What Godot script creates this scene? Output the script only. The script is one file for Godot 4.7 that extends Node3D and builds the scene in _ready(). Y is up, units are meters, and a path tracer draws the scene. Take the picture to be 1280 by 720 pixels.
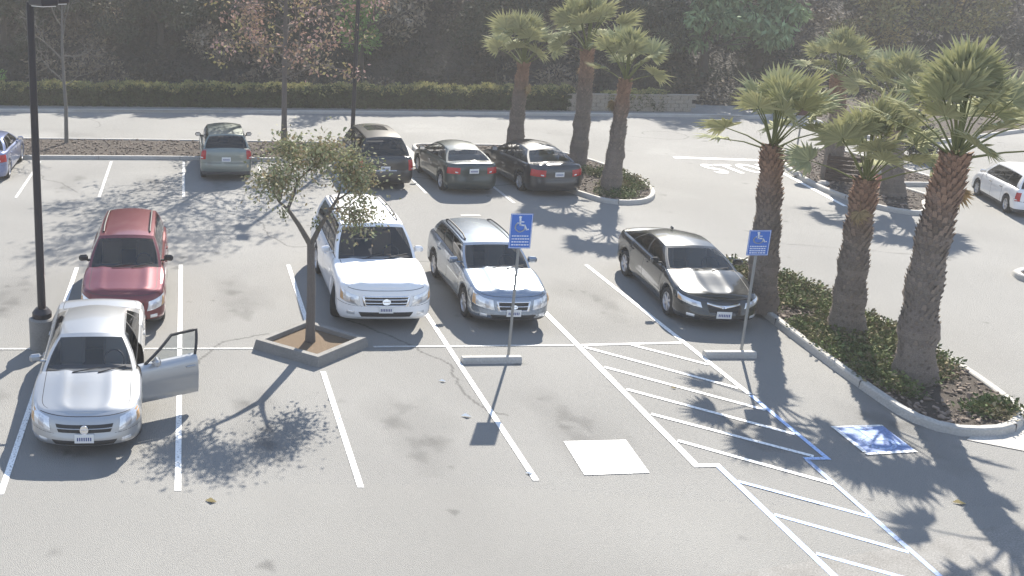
extends Node3D

# ------------------------------------------------------------------ mesh builder
class MB:
	var v := PackedVector3Array()
	var n := PackedVector3Array()
	var c := PackedColorArray()
	var col := Color(1, 1, 1)

	func tri(a: Vector3, b: Vector3, d: Vector3, na := Vector3.ZERO, nb := Vector3.ZERO, nd := Vector3.ZERO) -> void:
		var f := (d - a).cross(b - a)
		if f.length_squared() < 1e-16:
			return
		if na == Vector3.ZERO:
			na = f.normalized()
			nb = na
			nd = na
		if f.dot(na + nb + nd) < 0.0:
			v.append(a); v.append(d); v.append(b)
			n.append(na); n.append(nd); n.append(nb)
		else:
			v.append(a); v.append(b); v.append(d)
			n.append(na); n.append(nb); n.append(nd)
		c.append(col); c.append(col); c.append(col)

	func quad(a: Vector3, b: Vector3, d: Vector3, e: Vector3, out := Vector3.ZERO) -> void:
		var f := (d - a).cross(b - a)
		if f.length_squared() < 1e-14:
			f = (e - b).cross(d - b)
		f = f.normalized()
		if out != Vector3.ZERO and f.dot(out) < 0.0:
			f = -f
		tri(a, b, d, f, f, f)
		tri(a, d, e, f, f, f)

	func squad(p: Array, m: Array) -> void:
		tri(p[0], p[1], p[2], m[0], m[1], m[2])
		tri(p[0], p[2], p[3], m[0], m[2], m[3])

	func box(at: Vector3, size: Vector3, ch := 0.0, b := Basis()) -> void:
		var h := size / 2.0
		ch = minf(ch, minf(h.x, minf(h.y, h.z)) * 0.9)
		if ch <= 0.0:
			for ax in 3:
				for s in [-1.0, 1.0]:
					var o := Vector3.ZERO
					o[ax] = s
					var p := Vector3.ZERO
					p[(ax + 1) % 3] = 1.0
					var q := Vector3.ZERO
					q[(ax + 2) % 3] = 1.0
					quad(at + b * ((o + p + q) * h), at + b * ((o + p - q) * h), at + b * ((o - p - q) * h), at + b * ((o - p + q) * h), b * o)
			return
		var k := func(sx: float, sy: float, sz: float, ax: int) -> Vector3:
			var e := Vector3(sx, sy, sz) * (h - Vector3.ONE * ch)
			e[ax] += [sx, sy, sz][ax] * ch
			return at + b * e
		for ax in 3:
			for s in [-1.0, 1.0]:
				var pts := []
				for w in [[1.0, 1.0], [1.0, -1.0], [-1.0, -1.0], [-1.0, 1.0]]:
					var e := Vector3.ZERO
					e[ax] = s
					e[(ax + 1) % 3] = w[0]
					e[(ax + 2) % 3] = w[1]
					pts.append(k.call(e.x, e.y, e.z, ax))
				var o := Vector3.ZERO
				o[ax] = s
				quad(pts[0], pts[1], pts[2], pts[3], b * o)
			var a1 := (ax + 1) % 3
			var a2 := (ax + 2) % 3
			for s1 in [-1.0, 1.0]:
				for s2 in [-1.0, 1.0]:
					var e := Vector3.ZERO
					e[a1] = s1
					e[a2] = s2
					var lo := e
					lo[ax] = -1.0
					var hi := e
					hi[ax] = 1.0
					quad(k.call(lo.x, lo.y, lo.z, a1), k.call(hi.x, hi.y, hi.z, a1), k.call(hi.x, hi.y, hi.z, a2), k.call(lo.x, lo.y, lo.z, a2), b * e)
		for sx in [-1.0, 1.0]:
			for sy in [-1.0, 1.0]:
				for sz in [-1.0, 1.0]:
					var o := b * Vector3(sx, sy, sz).normalized()
					tri(k.call(sx, sy, sz, 0), k.call(sx, sy, sz, 1), k.call(sx, sy, sz, 2), o, o, o)

	func tube(pts: Array, radii: Array, sides := 8, cap := true) -> void:
		var rings := []
		var outs := []
		var up := Vector3.UP
		for i in pts.size():
			var d: Vector3 = (pts[mini(i + 1, pts.size() - 1)] - pts[maxi(i - 1, 0)]).normalized()
			if absf(d.dot(up)) > 0.95:
				up = Vector3.RIGHT if absf(d.dot(Vector3.RIGHT)) < 0.9 else Vector3.BACK
			var x := d.cross(up).normalized()
			var y := x.cross(d).normalized()
			up = y
			var r := []
			var o := []
			for s in sides:
				var a := TAU * s / sides
				var w := x * cos(a) + y * sin(a)
				o.append(w)
				r.append(pts[i] + w * float(radii[i]))
			rings.append(r)
			outs.append(o)
		for i in pts.size() - 1:
			for s in sides:
				var t := (s + 1) % sides
				squad([rings[i][s], rings[i][t], rings[i + 1][t], rings[i + 1][s]], [outs[i][s], outs[i][t], outs[i + 1][t], outs[i + 1][s]])
		if cap:
			for e in [0, pts.size() - 1]:
				var d: Vector3 = (pts[e] - pts[1 if e == 0 else e - 1]).normalized()
				for s in sides:
					tri(pts[e], rings[e][s], rings[e][(s + 1) % sides], d, d, d)

	# profile of (radius, along); axis from `at` along `axis`
	func lathe(at: Vector3, axis: Vector3, prof: Array, sides := 16) -> void:
		var x := axis.cross(Vector3.UP if absf(axis.y) < 0.9 else Vector3.RIGHT).normalized()
		var y := axis.cross(x).normalized()
		for i in prof.size() - 1:
			var p: Vector2 = prof[i]
			var q: Vector2 = prof[i + 1]
			var t := (q - p).normalized()
			for s in sides:
				var d0 := x * cos(TAU * s / sides) + y * sin(TAU * s / sides)
				var d1 := x * cos(TAU * (s + 1) / sides) + y * sin(TAU * (s + 1) / sides)
				var n0 := (d0 * t.y - axis * t.x).normalized()
				var n1 := (d1 * t.y - axis * t.x).normalized()
				squad([at + d0 * p.x + axis * p.y, at + d1 * p.x + axis * p.y, at + d1 * q.x + axis * q.y, at + d0 * q.x + axis * q.y], [n0, n1, n1, n0])

	# a flat polygon lying level at height y
	func poly(pts: PackedVector2Array, y: float) -> void:
		var idx := Geometry2D.triangulate_polygon(pts)
		for i in range(0, idx.size(), 3):
			var q := []
			for k in 3:
				q.append(Vector3(pts[idx[i + k]].x, y, pts[idx[i + k]].y))
			tri(q[0], q[1], q[2], Vector3.UP, Vector3.UP, Vector3.UP)

	func mesh() -> ArrayMesh:
		var a := []
		a.resize(Mesh.ARRAY_MAX)
		a[Mesh.ARRAY_VERTEX] = v
		a[Mesh.ARRAY_NORMAL] = n
		a[Mesh.ARRAY_COLOR] = c
		var m := ArrayMesh.new()
		m.add_surface_from_arrays(Mesh.PRIMITIVE_TRIANGLES, a)
		return m


# ------------------------------------------------------------------ naming helpers
var used := {}
var M := {}
var rng := RandomNumberGenerator.new()

func numbered(s: String) -> String:
	used[s] = int(used.get(s, -1)) + 1
	return s if used[s] == 0 else "%s_%03d" % [s, used[s]]

func thing(called: String, label: String, category: String, at := Vector3.ZERO, turn := 0.0, group := "") -> Node3D:
	var o := Node3D.new()
	o.name = numbered(called)
	add_child(o)
	o.position = at
	o.rotation.y = turn
	tag(o, label, category, group)
	return o

func tag(o: Node, label: String, category: String, group := "") -> Node:
	o.set_meta("label", label)
	o.set_meta("category", category)
	if group:
		o.set_meta("group", group)
	return o

func obj(called: String, mesh, material: Material, parent: Node = null) -> MeshInstance3D:
	var o := MeshInstance3D.new()
	o.mesh = mesh.mesh() if mesh is MB else mesh
	o.material_override = material
	if parent == null:
		o.name = numbered(called)
		add_child(o)
	else:
		var k := 0
		var want := called
		while parent.has_node(want):
			k += 1
			want = "%s_%03d" % [called, k]
		o.name = want
		parent.add_child(o, true)
	return o

func struct(called: String, mesh, material: Material, parent: Node = null) -> MeshInstance3D:
	var o := obj(called, mesh, material, parent)
	if parent == null:
		o.set_meta("kind", "structure")
	return o

func place(root: Node3D, at: Vector3, turn: float, label: String, scale := 1.0) -> Node3D:
	var r: Node3D = root.duplicate()
	r.name = numbered(String(root.name).rstrip("0123456789").trim_suffix("_"))
	add_child(r)
	r.position = at
	r.rotation.y = turn
	r.scale = Vector3.ONE * scale
	r.set_meta("label", label)
	return r


# ------------------------------------------------------------------ materials
func noise_tex(freq: float, lo: Color, hi: Color, size := 512, seed_ := 1, oct := 4, mid := 0.5) -> NoiseTexture2D:
	var f := FastNoiseLite.new()
	f.seed = seed_
	f.frequency = freq
	f.fractal_octaves = oct
	var t := NoiseTexture2D.new()
	t.width = size
	t.height = size
	t.seamless = freq < 0.19
	t.noise = f
	var g := Gradient.new()
	g.set_color(0, lo)
	g.set_color(1, hi)
	if mid != 0.5:
		g.set_offset(0, mid - 0.14)
		g.set_offset(1, mid + 0.14)
	t.color_ramp = g
	return t

func bump_tex(freq: float, strength: float, size := 512, seed_ := 1) -> NoiseTexture2D:
	var f := FastNoiseLite.new()
	f.seed = seed_
	f.frequency = freq
	f.fractal_octaves = 4
	var t := NoiseTexture2D.new()
	t.width = size
	t.height = size
	t.seamless = freq < 0.19
	t.noise = f
	t.as_normal_map = true
	t.bump_strength = strength
	return t

func grey(k: float) -> Color:
	return Color(k, k, k)

func lin(r: float, g: float, b: float) -> Color:
	return Color(r, g, b).linear_to_srgb()

func mat(called: String, albedo: Color, rough := 0.85, metal := 0.0) -> StandardMaterial3D:
	var m := StandardMaterial3D.new()
	m.resource_name = called
	m.albedo_color = albedo
	m.roughness = rough
	m.metallic = metal
	M[called] = m
	return m

func rocky(m: StandardMaterial3D, tex: Texture2D, per_m: float, normal: Texture2D = null, depth := 1.0, broad: Texture2D = null, broad_per_m := 0.05) -> void:
	m.albedo_texture = tex
	m.uv1_triplanar = true
	m.uv1_world_triplanar = true
	m.uv1_scale = Vector3.ONE * per_m
	if normal:
		m.normal_enabled = true
		m.normal_texture = normal
		m.normal_scale = depth
	if broad:
		m.detail_enabled = true
		m.detail_blend_mode = BaseMaterial3D.BLEND_MODE_MUL
		m.detail_albedo = broad
		m.detail_uv_layer = BaseMaterial3D.DETAIL_UV_2
		m.uv2_triplanar = true
		m.uv2_world_triplanar = true
		m.uv2_scale = Vector3.ONE * broad_per_m

func paint(called: String, c: Color, metal := 0.35, rough := 0.36) -> StandardMaterial3D:
	var m := mat(called, c, rough, metal)
	m.clearcoat_enabled = true
	m.clearcoat = 1.0
	m.clearcoat_roughness = 0.06
	return m

# wear of the paving, 44 m a side at 4.3 cm: broad tone, oil drips in the stalls, hairline cracks
func wear_image(seed_: int) -> ImageTexture:
	var N := 1024
	var S := 44.0
	var r := RandomNumberGenerator.new()
	r.seed = seed_
	var f := FastNoiseLite.new()
	f.seed = seed_
	f.frequency = 0.006
	f.fractal_octaves = 6
	var src := f.get_seamless_image(N, N)
	src.convert(Image.FORMAT_L8)
	var data := src.get_data()
	var v := PackedFloat32Array()
	v.resize(N * N)
	for i in N * N:
		v[i] = 0.885 + 0.105 * data[i] / 255.0
	var stamp := func(x: float, z: float, rad: float, amount: float, stretch: float) -> void:
		var cx := x / S * N
		var cz := z / S * N
		var pr := rad / S * N
		var ph := r.randf() * TAU
		for dz in range(-int(pr * stretch) - 1, int(pr * stretch) + 2):
			for dx in range(-int(pr) - 1, int(pr) + 2):
				var q := Vector2(dx / pr, dz / pr / stretch)
				var a := q.angle()
				var k := q.length() * (1.0 + 0.22 * sin(a * 3 + ph) + 0.12 * sin(a * 7 + ph * 2))
				if k < 1.0:
					var ix := posmod(int(cx) + dx, N)
					var iz := posmod(int(cz) + dz, N)
					v[iz * N + ix] *= 1.0 - amount * (1.0 - k * k)
	for row in [[-15.5, -1.0], [-22.0, 1.0], [-33.5, 1.0]]:
		for i in 8:
			var x: float = -4.1 + i * 2.74 + r.randf_range(-0.2, 0.2)
			for k in 9:
				stamp.call(x + r.randfn() * 0.22, row[0] + r.randfn() * 0.7, r.randf_range(0.06, 0.30), r.randf_range(0.04, 0.13), r.randf_range(0.8, 1.8))
			stamp.call(x, row[0], 0.8, 0.07, 2.0)
	for k in 260:
		stamp.call(r.randf() * S, r.randf() * S, r.randf_range(0.04, 0.16), r.randf_range(0.05, 0.25), 1.0)
	for k in 26:
		stamp.call(r.randf() * S, r.randf() * S, r.randf_range(0.6, 2.2), r.randf_range(-0.07, 0.08), r.randf_range(0.5, 1.5))
	# hairline cracks
	for k in 16:
		var p := Vector2(r.randf() * N, r.randf() * N)
		var d := Vector2.RIGHT.rotated(r.randf() * TAU)
		for i in r.randi_range(60, 190):
			d = d.rotated(r.randfn() * 0.14)
			p += d
			v[posmod(int(p.y), N) * N + posmod(int(p.x), N)] *= 0.72
	var out := PackedByteArray()
	out.resize(N * N)
	for i in N * N:
		out[i] = clampi(int(v[i] * 255.0), 0, 255)
	return ImageTexture.create_from_image(Image.create_from_data(N, N, false, Image.FORMAT_L8, out))

func make_materials() -> void:
	var wear := wear_image(12)
	var grain := noise_tex(0.25, grey(0.66), grey(1.0), 512, 3, 3)
	var grain_n := bump_tex(0.2, 6.0, 512, 5)
	var patchy := noise_tex(0.012, Color(0.88, 0.876, 0.868), Color(1, 1, 1), 1024, 18, 6)
	rocky(mat("asphalt", lin(0.40, 0.393, 0.372), 0.9), grain, 0.45, grain_n, 0.7, wear, 1.0 / 44.0)
	rocky(mat("aisle", lin(0.41, 0.402, 0.378), 0.9), grain, 0.55, grain_n, 0.7, wear, 1.0 / 44.0)
	rocky(mat("concrete", lin(0.60, 0.58, 0.54), 0.9), noise_tex(0.08, grey(0.8), grey(1.0), 512, 21, 4), 0.5, grain_n, 0.25, patchy, 0.11)
	rocky(mat("old_concrete", lin(0.36, 0.35, 0.33), 0.92), noise_tex(0.08, grey(0.7), grey(1.0), 512, 23, 4), 0.8, grain_n, 0.3, patchy, 0.2)
	var worn := noise_tex(0.07, grey(0.55), grey(1.0), 512, 31, 5, 0.28)
	rocky(mat("white_paint", lin(0.82, 0.82, 0.80), 0.7), worn, 0.5)
	rocky(mat("faded_paint", lin(0.60, 0.60, 0.58), 0.75), noise_tex(0.09, grey(0.5), grey(1.0), 512, 33, 5, 0.4), 0.7)
	rocky(mat("blue_line", lin(0.36, 0.48, 0.72), 0.7), noise_tex(0.06, grey(0.72), grey(1.0), 512, 34, 4), 0.7)
	rocky(mat("blue_paint", lin(0.22, 0.33, 0.62), 0.7), noise_tex(0.06, grey(0.7), grey(1.0), 512, 35, 4), 0.6)
	rocky(mat("pale_blue_line", lin(0.40, 0.54, 0.82), 0.7), worn, 0.6)
	rocky(mat("mulch", lin(0.16, 0.125, 0.098), 0.95), noise_tex(0.14, grey(0.35), grey(1.0), 512, 41, 4), 0.9, bump_tex(0.12, 14.0, 512, 43), 1.0)
	rocky(mat("soil", lin(0.30, 0.21, 0.13), 0.95), noise_tex(0.1, grey(0.5), grey(1.0), 512, 45, 4), 0.9, bump_tex(0.12, 10.0, 512, 47), 0.8)
	rocky(mat("hill", lin(0.050, 0.043, 0.033), 0.97), noise_tex(0.05, grey(0.4), grey(1.0), 512, 51, 5), 0.12, bump_tex(0.08, 14.0, 512, 53), 1.0)
	for k in [["chip", lin(0.17, 0.125, 0.09)], ["stone_block", lin(0.42, 0.37, 0.30)], ["pale_rock", lin(0.55, 0.52, 0.48)]]:
		rocky(mat(k[0], k[1], 0.95), noise_tex(0.06, grey(0.65), grey(1.0), 256, 61, 4), 1.2)
	# leaves take their own colours from the mesh
	for k in [["leaf", 0.25], ["leaf_back", 0.5], ["frond", 0.55]]:
		var m := mat(k[0], Color.WHITE, 0.8)
		m.metallic_specular = 0.25
		m.vertex_color_use_as_albedo = true
		m.backlight_enabled = true
		m.backlight = grey(k[1])
		m.cull_mode = BaseMaterial3D.CULL_DISABLED
	var dull := mat("leaf_dull", Color.WHITE, 0.9)
	dull.vertex_color_use_as_albedo = true
	dull.cull_mode = BaseMaterial3D.CULL_DISABLED
	var bark := mat("bark", Color.WHITE, 0.95)
	bark.vertex_color_use_as_albedo = true
	rocky(bark, noise_tex(0.06, grey(0.55), grey(1.0), 512, 71, 4), 1.5, bump_tex(0.07, 10.0, 512, 73), 1.0)
	# cars
	paint("silver", lin(0.38, 0.39, 0.40), 0.6, 0.34)
	paint("maroon", lin(0.135, 0.018, 0.026), 0.45, 0.36)
	paint("white_car", lin(0.80, 0.80, 0.80), 0.0, 0.4)
	paint("blue_silver", lin(0.24, 0.28, 0.335), 0.7, 0.25)
	paint("graphite", lin(0.022, 0.026, 0.029), 0.3, 0.25)
	paint("sage", lin(0.20, 0.225, 0.20), 0.5, 0.36)
	paint("black_car", lin(0.008, 0.008, 0.010), 0.0, 0.35)
	paint("dark_green", lin(0.022, 0.036, 0.035), 0.25, 0.32)
	paint("dark_navy", lin(0.012, 0.014, 0.020), 0.2, 0.3)
	paint("blue_grey", lin(0.17, 0.21, 0.36), 0.5, 0.32)
	mat("chrome", lin(0.75, 0.75, 0.76), 0.12, 1.0)
	mat("alloy", lin(0.50, 0.50, 0.52), 0.35, 0.8)
	mat("rubber", lin(0.018, 0.018, 0.019), 0.85)
	mat("black_trim", lin(0.022, 0.022, 0.024), 0.6)
	mat("grey_trim", lin(0.07, 0.07, 0.075), 0.7)
	mat("seat_cloth", lin(0.24, 0.235, 0.22), 0.9)
	mat("tan_cloth", lin(0.34, 0.26, 0.18), 0.9)
	mat("lamp_clear", lin(0.72, 0.74, 0.76), 0.08, 0.5)
	mat("amber", lin(0.55, 0.33, 0.16), 0.15)
	mat("lamp_red", lin(0.42, 0.018, 0.02), 0.15)
	mat("plate", lin(0.72, 0.72, 0.70), 0.5)
	mat("plate_ink", lin(0.05, 0.07, 0.22), 0.6)
	var g := mat("glass", Color(0.10, 0.12, 0.12, 0.30), 0.03)
	g.transparency = BaseMaterial3D.TRANSPARENCY_ALPHA
	var dg := mat("dark_glass", Color(0.03, 0.035, 0.035, 0.8), 0.03)
	dg.transparency = BaseMaterial3D.TRANSPARENCY_ALPHA
	var cg := mat("clear_glass", Color(0.22, 0.38, 0.33, 0.34), 0.03)
	cg.transparency = BaseMaterial3D.TRANSPARENCY_ALPHA
	mat("post_metal", lin(0.27, 0.275, 0.27), 0.55, 0.5)
	mat("lamp_black", lin(0.022, 0.020, 0.026), 0.38, 0.2)
	mat("lens", lin(0.85, 0.85, 0.85), 0.12, 0.0)
	mat("sign_blue", lin(0.045, 0.15, 0.50), 0.5)
	mat("sign_red", lin(0.07, 0.03, 0.03), 0.7)
	mat("sign_white", lin(0.70, 0.74, 0.80), 0.5)
	mat("hydrant", lin(0.50, 0.20, 0.16), 0.6)
	mat("dead_leaf", lin(0.50, 0.36, 0.14), 0.9)
	mat("litter", lin(0.75, 0.75, 0.72), 0.9)
	rocky(mat("timber", lin(0.10, 0.062, 0.044), 0.85), noise_tex(0.05, grey(0.55), grey(1.0), 256, 81, 4), 1.6)


# ------------------------------------------------------------------ ready
func _ready() -> void:
	rng.seed = 20141210
	var cam := Camera3D.new()
	cam.name = "camera"
	add_child(cam)
	cam.position = Vector3(0, 8.0, 0)
	cam.rotation_degrees.x = -14.6
	var near := 0.1
	cam.set_frustum(near * 720.0 / 1233.0, Vector2(409.0, -105.0) / 1233.0 * near, near, 400.0)
	cam.current = true

	var we := WorldEnvironment.new()
	we.name = "world_environment"
	var e := Environment.new()
	var sm := ProceduralSkyMaterial.new()
	sm.sky_top_color = Color(0.47, 0.56, 0.70)
	sm.sky_horizon_color = Color(0.80, 0.85, 0.90)
	sm.sky_curve = 0.14
	sm.ground_horizon_color = Color(0.55, 0.54, 0.50)
	sm.ground_bottom_color = Color(0.35, 0.34, 0.32)
	sm.sun_angle_max = 20.0
	var sky := Sky.new()
	sky.sky_material = sm
	e.background_mode = Environment.BG_SKY
	e.sky = sky
	e.background_energy_multiplier = 0.80
	e.tonemap_mode = Environment.TONE_MAPPER_LINEAR
	e.tonemap_exposure = 2.6
	e.sdfgi_enabled = true
	e.ssao_enabled = true
	e.ssil_enabled = true
	e.fog_enabled = true
	e.fog_light_color = Color(0.96, 0.95, 0.93)
	e.fog_density = 0.0016
	we.environment = e
	add_child(we)

	var sun := DirectionalLight3D.new()
	sun.name = "sun"
	sun.light_energy = 1.6
	sun.light_color = Color(1.0, 0.97, 0.92)
	sun.light_angular_distance = 0.5
	sun.shadow_enabled = true
	add_child(sun)
	var el := deg_to_rad(37.8)
	var az := deg_to_rad(24.0)
	sun.basis = Basis.looking_at(Vector3(-sin(az) * cos(el), -sin(el), cos(az) * cos(el)))

	make_materials()
	build_ground()
	build_hill()
	build_beds()
	build_hedge_and_wall()
	build_fixtures()
	build_cars()
	build_palms()
	build_lot_trees()
	build_hill_trees()
	build_small_things()


# ------------------------------------------------------------------ ground and paint
func strip(m: MB, a: Vector2, b: Vector2, w: float, y: float) -> void:
	var d := (b - a).normalized()
	var s := Vector2(-d.y, d.x) * w / 2.0
	var k := maxi(1, int(a.distance_to(b) / 0.5))
	for i in k:
		var p := a.lerp(b, float(i) / k)
		var q := a.lerp(b, float(i + 1) / k)
		m.quad(Vector3(p.x + s.x, y, p.y + s.y), Vector3(q.x + s.x, y, q.y + s.y), Vector3(q.x - s.x, y, q.y - s.y), Vector3(p.x - s.x, y, p.y - s.y), Vector3.UP)

func build_ground() -> void:
	var m := MB.new()
	m.quad(Vector3(-70, 0, 25), Vector3(110, 0, 25), Vector3(110, 0, -110), Vector3(-70, 0, -110), Vector3.UP)
	var lot := struct("parking_lot_ground", m, M.asphalt)
	m = MB.new()
	m.poly(PackedVector2Array([Vector2(-70, 10), Vector2(20, 10), Vector2(13.4, -12.95), Vector2(8.8, -13.0), Vector2(4.8, -13.55), Vector2(-4, -13.75), Vector2(-70, -13.7)]), 0.004)
	struct("aisle_surface", m, M.aisle, lot)
	var Y := 0.0105
	var line := func(called: String, a: Vector2, b: Vector2, material: String, w := 0.1) -> void:
		var s := MB.new()
		strip(s, a, b, w, Y)
		struct(called, s, M[material], lot)
	for l in [[-2.78, -13.3, -24.2], [-0.105, -13.4, -24.4], [2.69, -13.5, -17.75], [2.69, -20.2, -24.4], [5.44, -13.7, -24.6]]:
		line.call("stall_line", Vector2(l[0], l[1]), Vector2(l[0], l[2]), "white_paint")
	line.call("stall_line", Vector2(8.15, -14.2), Vector2(8.15, -24.5), "white_paint", 0.12)
	line.call("stall_line", Vector2(10.43, -16.75), Vector2(10.43, -24.4), "white_paint", 0.1)
	line.call("end_line", Vector2(-9.0, -18.85), Vector2(1.4, -18.89), "faded_paint", 0.075)
	line.call("end_line", Vector2(3.9, -18.98), Vector2(8.07, -19.07), "faded_paint", 0.075)
	line.call("end_line", Vector2(8.23, -19.07), Vector2(10.36, -19.2), "white_paint", 0.085)
	for l in [[-11.1, -31.5], [-8.35, -31.5], [-5.57, -31.5], [-2.83, -31.55], [-0.04, -31.55], [2.78, -31.77], [5.45, -32.0], [8.1, -32.1], [10.63, -30.8]]:
		line.call("stall_line", Vector2(l[0], l[1]), Vector2(l[0], -37.2 if l[0] < 2 else (-36.4 if l[0] < 6 else -35.6)), "faded_paint", 0.1)
	# access aisle
	for l in [[9.28, -19.08, 10.36, -18.08], [8.25, -18.97, 10.36, -17.0], [8.25, -17.97, 10.36, -16.1], [8.25, -16.96, 10.34, -15.2], [8.25, -15.95, 10.2, -14.45], [8.25, -14.98, 9.98, -13.6]]:
		line.call("hatch_line", Vector2(l[0], l[1]), Vector2(l[2], l[3]), "white_paint", 0.09)
	for l in [[8.55, -13.68, 9.93, -12.7], [8.58, -12.75, 9.88, -11.83], [8.6, -11.8, 9.9, -10.95]]:
		line.call("hatch_line", Vector2(l[0], l[1]), Vector2(l[2], l[3]), "pale_blue_line", 0.08)
	line.call("aisle_border_line", Vector2(8.09, -14.15), Vector2(8.54, -14.17), "white_paint")
	line.call("aisle_border_line", Vector2(8.49, -14.11), Vector2(8.53, -11.3), "pale_blue_line")
	line.call("aisle_border_line", Vector2(10.43, -16.7), Vector2(10.38, -14.42), "pale_blue_line", 0.08)
	line.call("aisle_border_line", Vector2(10.42, -14.38), Vector2(10.0, -14.38), "pale_blue_line", 0.08)
	line.call("aisle_border_line", Vector2(10.02, -14.33), Vector2(9.9, -10.9), "blue_line", 0.08)
	# painted-out square and painted symbol square
	m = MB.new()
	m.poly(PackedVector2Array([Vector2(6.33, -14.95), Vector2(7.39, -15.0), Vector2(7.30, -13.93), Vector2(6.25, -13.86)]), Y)
	struct("painted_square", m, M.white_paint, lot)
	var o := Vector2(11.12, -14.52)
	m = MB.new()
	m.poly(PackedVector2Array([o, o + Vector2(0.86, -0.1), o + Vector2(0.92, -0.98), o + Vector2(0.04, -0.92)]), Y)
	var bs := struct("painted_symbol_square", m, M.blue_paint, lot)
	m = MB.new()
	strip(m, o + Vector2(-0.03, -0.0), o + Vector2(0.86, -0.1), 0.07, Y + 0.004)
	strip(m, o + Vector2(0.0, -0.06), o + Vector2(0.04, -0.9), 0.07, Y + 0.004)
	strip(m, o + Vector2(0.0, -0.93), o + Vector2(0.92, -0.99), 0.05, Y + 0.004)
	struct("painted_border", m, M.white_paint, bs)
	m = MB.new()
	symbol(m, Transform3D(Basis(Vector3(0.86, 0, -0.06), Vector3(0.03, 0, -0.86), Vector3.UP), Vector3(o.x + 0.06, Y + 0.005, o.y - 0.08)))
	struct("painted_wheelchair_symbol", m, M.pale_blue_line, bs)
	# stop line and word on the side road
	line.call("stop_line", Vector2(19.2, -37.95), Vector2(22.5, -37.35), "white_paint", 0.32)
	var tm := TextMesh.new()
	var font := SystemFont.new()
	font.font_names = PackedStringArray(["Droid Sans"])
	font.font_weight = 700
	tm.font = font
	tm.text = "STOP"
	tm.font_size = 64
	tm.pixel_size = 0.0175
	tm.depth = 0.004
	tm.horizontal_alignment = HORIZONTAL_ALIGNMENT_LEFT
	tm.vertical_alignment = VERTICAL_ALIGNMENT_BOTTOM
	var st := struct("painted_stop_word", tm, M.white_paint, lot)
	st.transform = Transform3D(Basis(Vector3(0.98, 0, 0.0) * 1.05, Vector3(-0.02, 0, -1.9), Vector3(0, 1, 0)), Vector3(19.45, 0.0105, -34.6))
	line.call("edge_line", Vector2(22.0, -36.0), Vector2(21.05, -30.4), "white_paint", 0.13)
	# faint small marks in the far aisle
	line.call("faint_mark", Vector2(8.5, -29.3), Vector2(9.1, -29.3), "faded_paint", 0.12)
	line.call("faint_mark", Vector2(8.9, -28.0), Vector2(9.2, -28.0), "faded_paint", 0.1)
	line.call("faint_mark", Vector2(8.2, -43.9), Vector2(9.3, -42.4), "faded_paint", 0.1)
	# concrete gutter across the near corner and the pad beyond the island
	m = MB.new()
	m.poly(PackedVector2Array([Vector2(5.5, -10.95), Vector2(7.03, -11.31), Vector2(9.5, -11.87), Vector2(12.1, -12.62), Vector2(15.5, -13.6), Vector2(15.5, -12.4), Vector2(12.1, -11.5), Vector2(9.5, -10.8), Vector2(6.0, -9.9)]), 0.0065)
	struct("concrete_gutter", m, M.old_concrete, lot)
	m = MB.new()
	m.poly(PackedVector2Array([Vector2(14.55, -16.3), Vector2(24, -16.75), Vector2(24, -10), Vector2(15.6, -13.55), Vector2(13.1, -15.0), Vector2(13.9, -15.6)]), 0.012)
	struct("concrete_pad", m, M.concrete, lot)
	# repaired cracks: thin sealed lines
	for l in [[Vector2(13.5, -27.5), Vector2(20.5, -25.0)], [Vector2(9, -44.5), Vector2(22, -43.5)], [Vector2(-9, -44.2), Vector2(5, -44.0)]]:
		crack(lot, l[0], l[1])

func crack(lot: Node, a: Vector2, b: Vector2) -> void:
	var m := MB.new()
	var k := int(a.distance_to(b) / 0.35)
	var p := a
	for i in k:
		var q := a.lerp(b, float(i + 1) / k) + Vector2(rng.randf_range(-0.05, 0.05), rng.randf_range(-0.07, 0.07))
		strip(m, p, q, rng.randf_range(0.012, 0.03), 0.0085)
		p = q
	struct("crack_line", m, M.old_concrete, lot)

# wheelchair symbol in a unit square (x right, y up, z out of the face)
func symbol(m: MB, t: Transform3D) -> void:
	var nrm := t.basis.z.normalized()
	var seg := func(a: Vector2, b: Vector2, w: float) -> void:
		var d := (b - a).normalized()
		var s := Vector2(-d.y, d.x) * w / 2.0
		var q := []
		for p in [a + s - d * w * 0.3, b + s + d * w * 0.3, b - s + d * w * 0.3, a - s - d * w * 0.3]:
			q.append(t * Vector3(p.x, p.y, 0))
		m.quad(q[0], q[1], q[2], q[3], nrm)
	for i in 12:
		var a := TAU * i / 12
		var b := TAU * (i + 1) / 12
		m.tri(t * Vector3(0.40, 0.90, 0), t * Vector3(0.40 + 0.075 * cos(a), 0.90 + 0.075 * sin(a), 0), t * Vector3(0.40 + 0.075 * cos(b), 0.90 + 0.075 * sin(b), 0), nrm, nrm, nrm)
	seg.call(Vector2(0.41, 0.80), Vector2(0.43, 0.45), 0.10)
	seg.call(Vector2(0.43, 0.45), Vector2(0.68, 0.44), 0.085)
	seg.call(Vector2(0.42, 0.64), Vector2(0.62, 0.63), 0.06)
	seg.call(Vector2(0.68, 0.44), Vector2(0.80, 0.18), 0.085)
	seg.call(Vector2(0.80, 0.18), Vector2(0.90, 0.21), 0.07)
	for i in 16:
		var a0 := deg_to_rad(120.0 + i * 230.0 / 16)
		var a1 := deg_to_rad(120.0 + (i + 1) * 230.0 / 16)
		seg.call(Vector2(0.44 + 0.27 * cos(a0), 0.34 + 0.27 * sin(a0)), Vector2(0.44 + 0.27 * cos(a1), 0.34 + 0.27 * sin(a1)), 0.075)


# ------------------------------------------------------------------ hillside
var hill_noise := FastNoiseLite.new()

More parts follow.
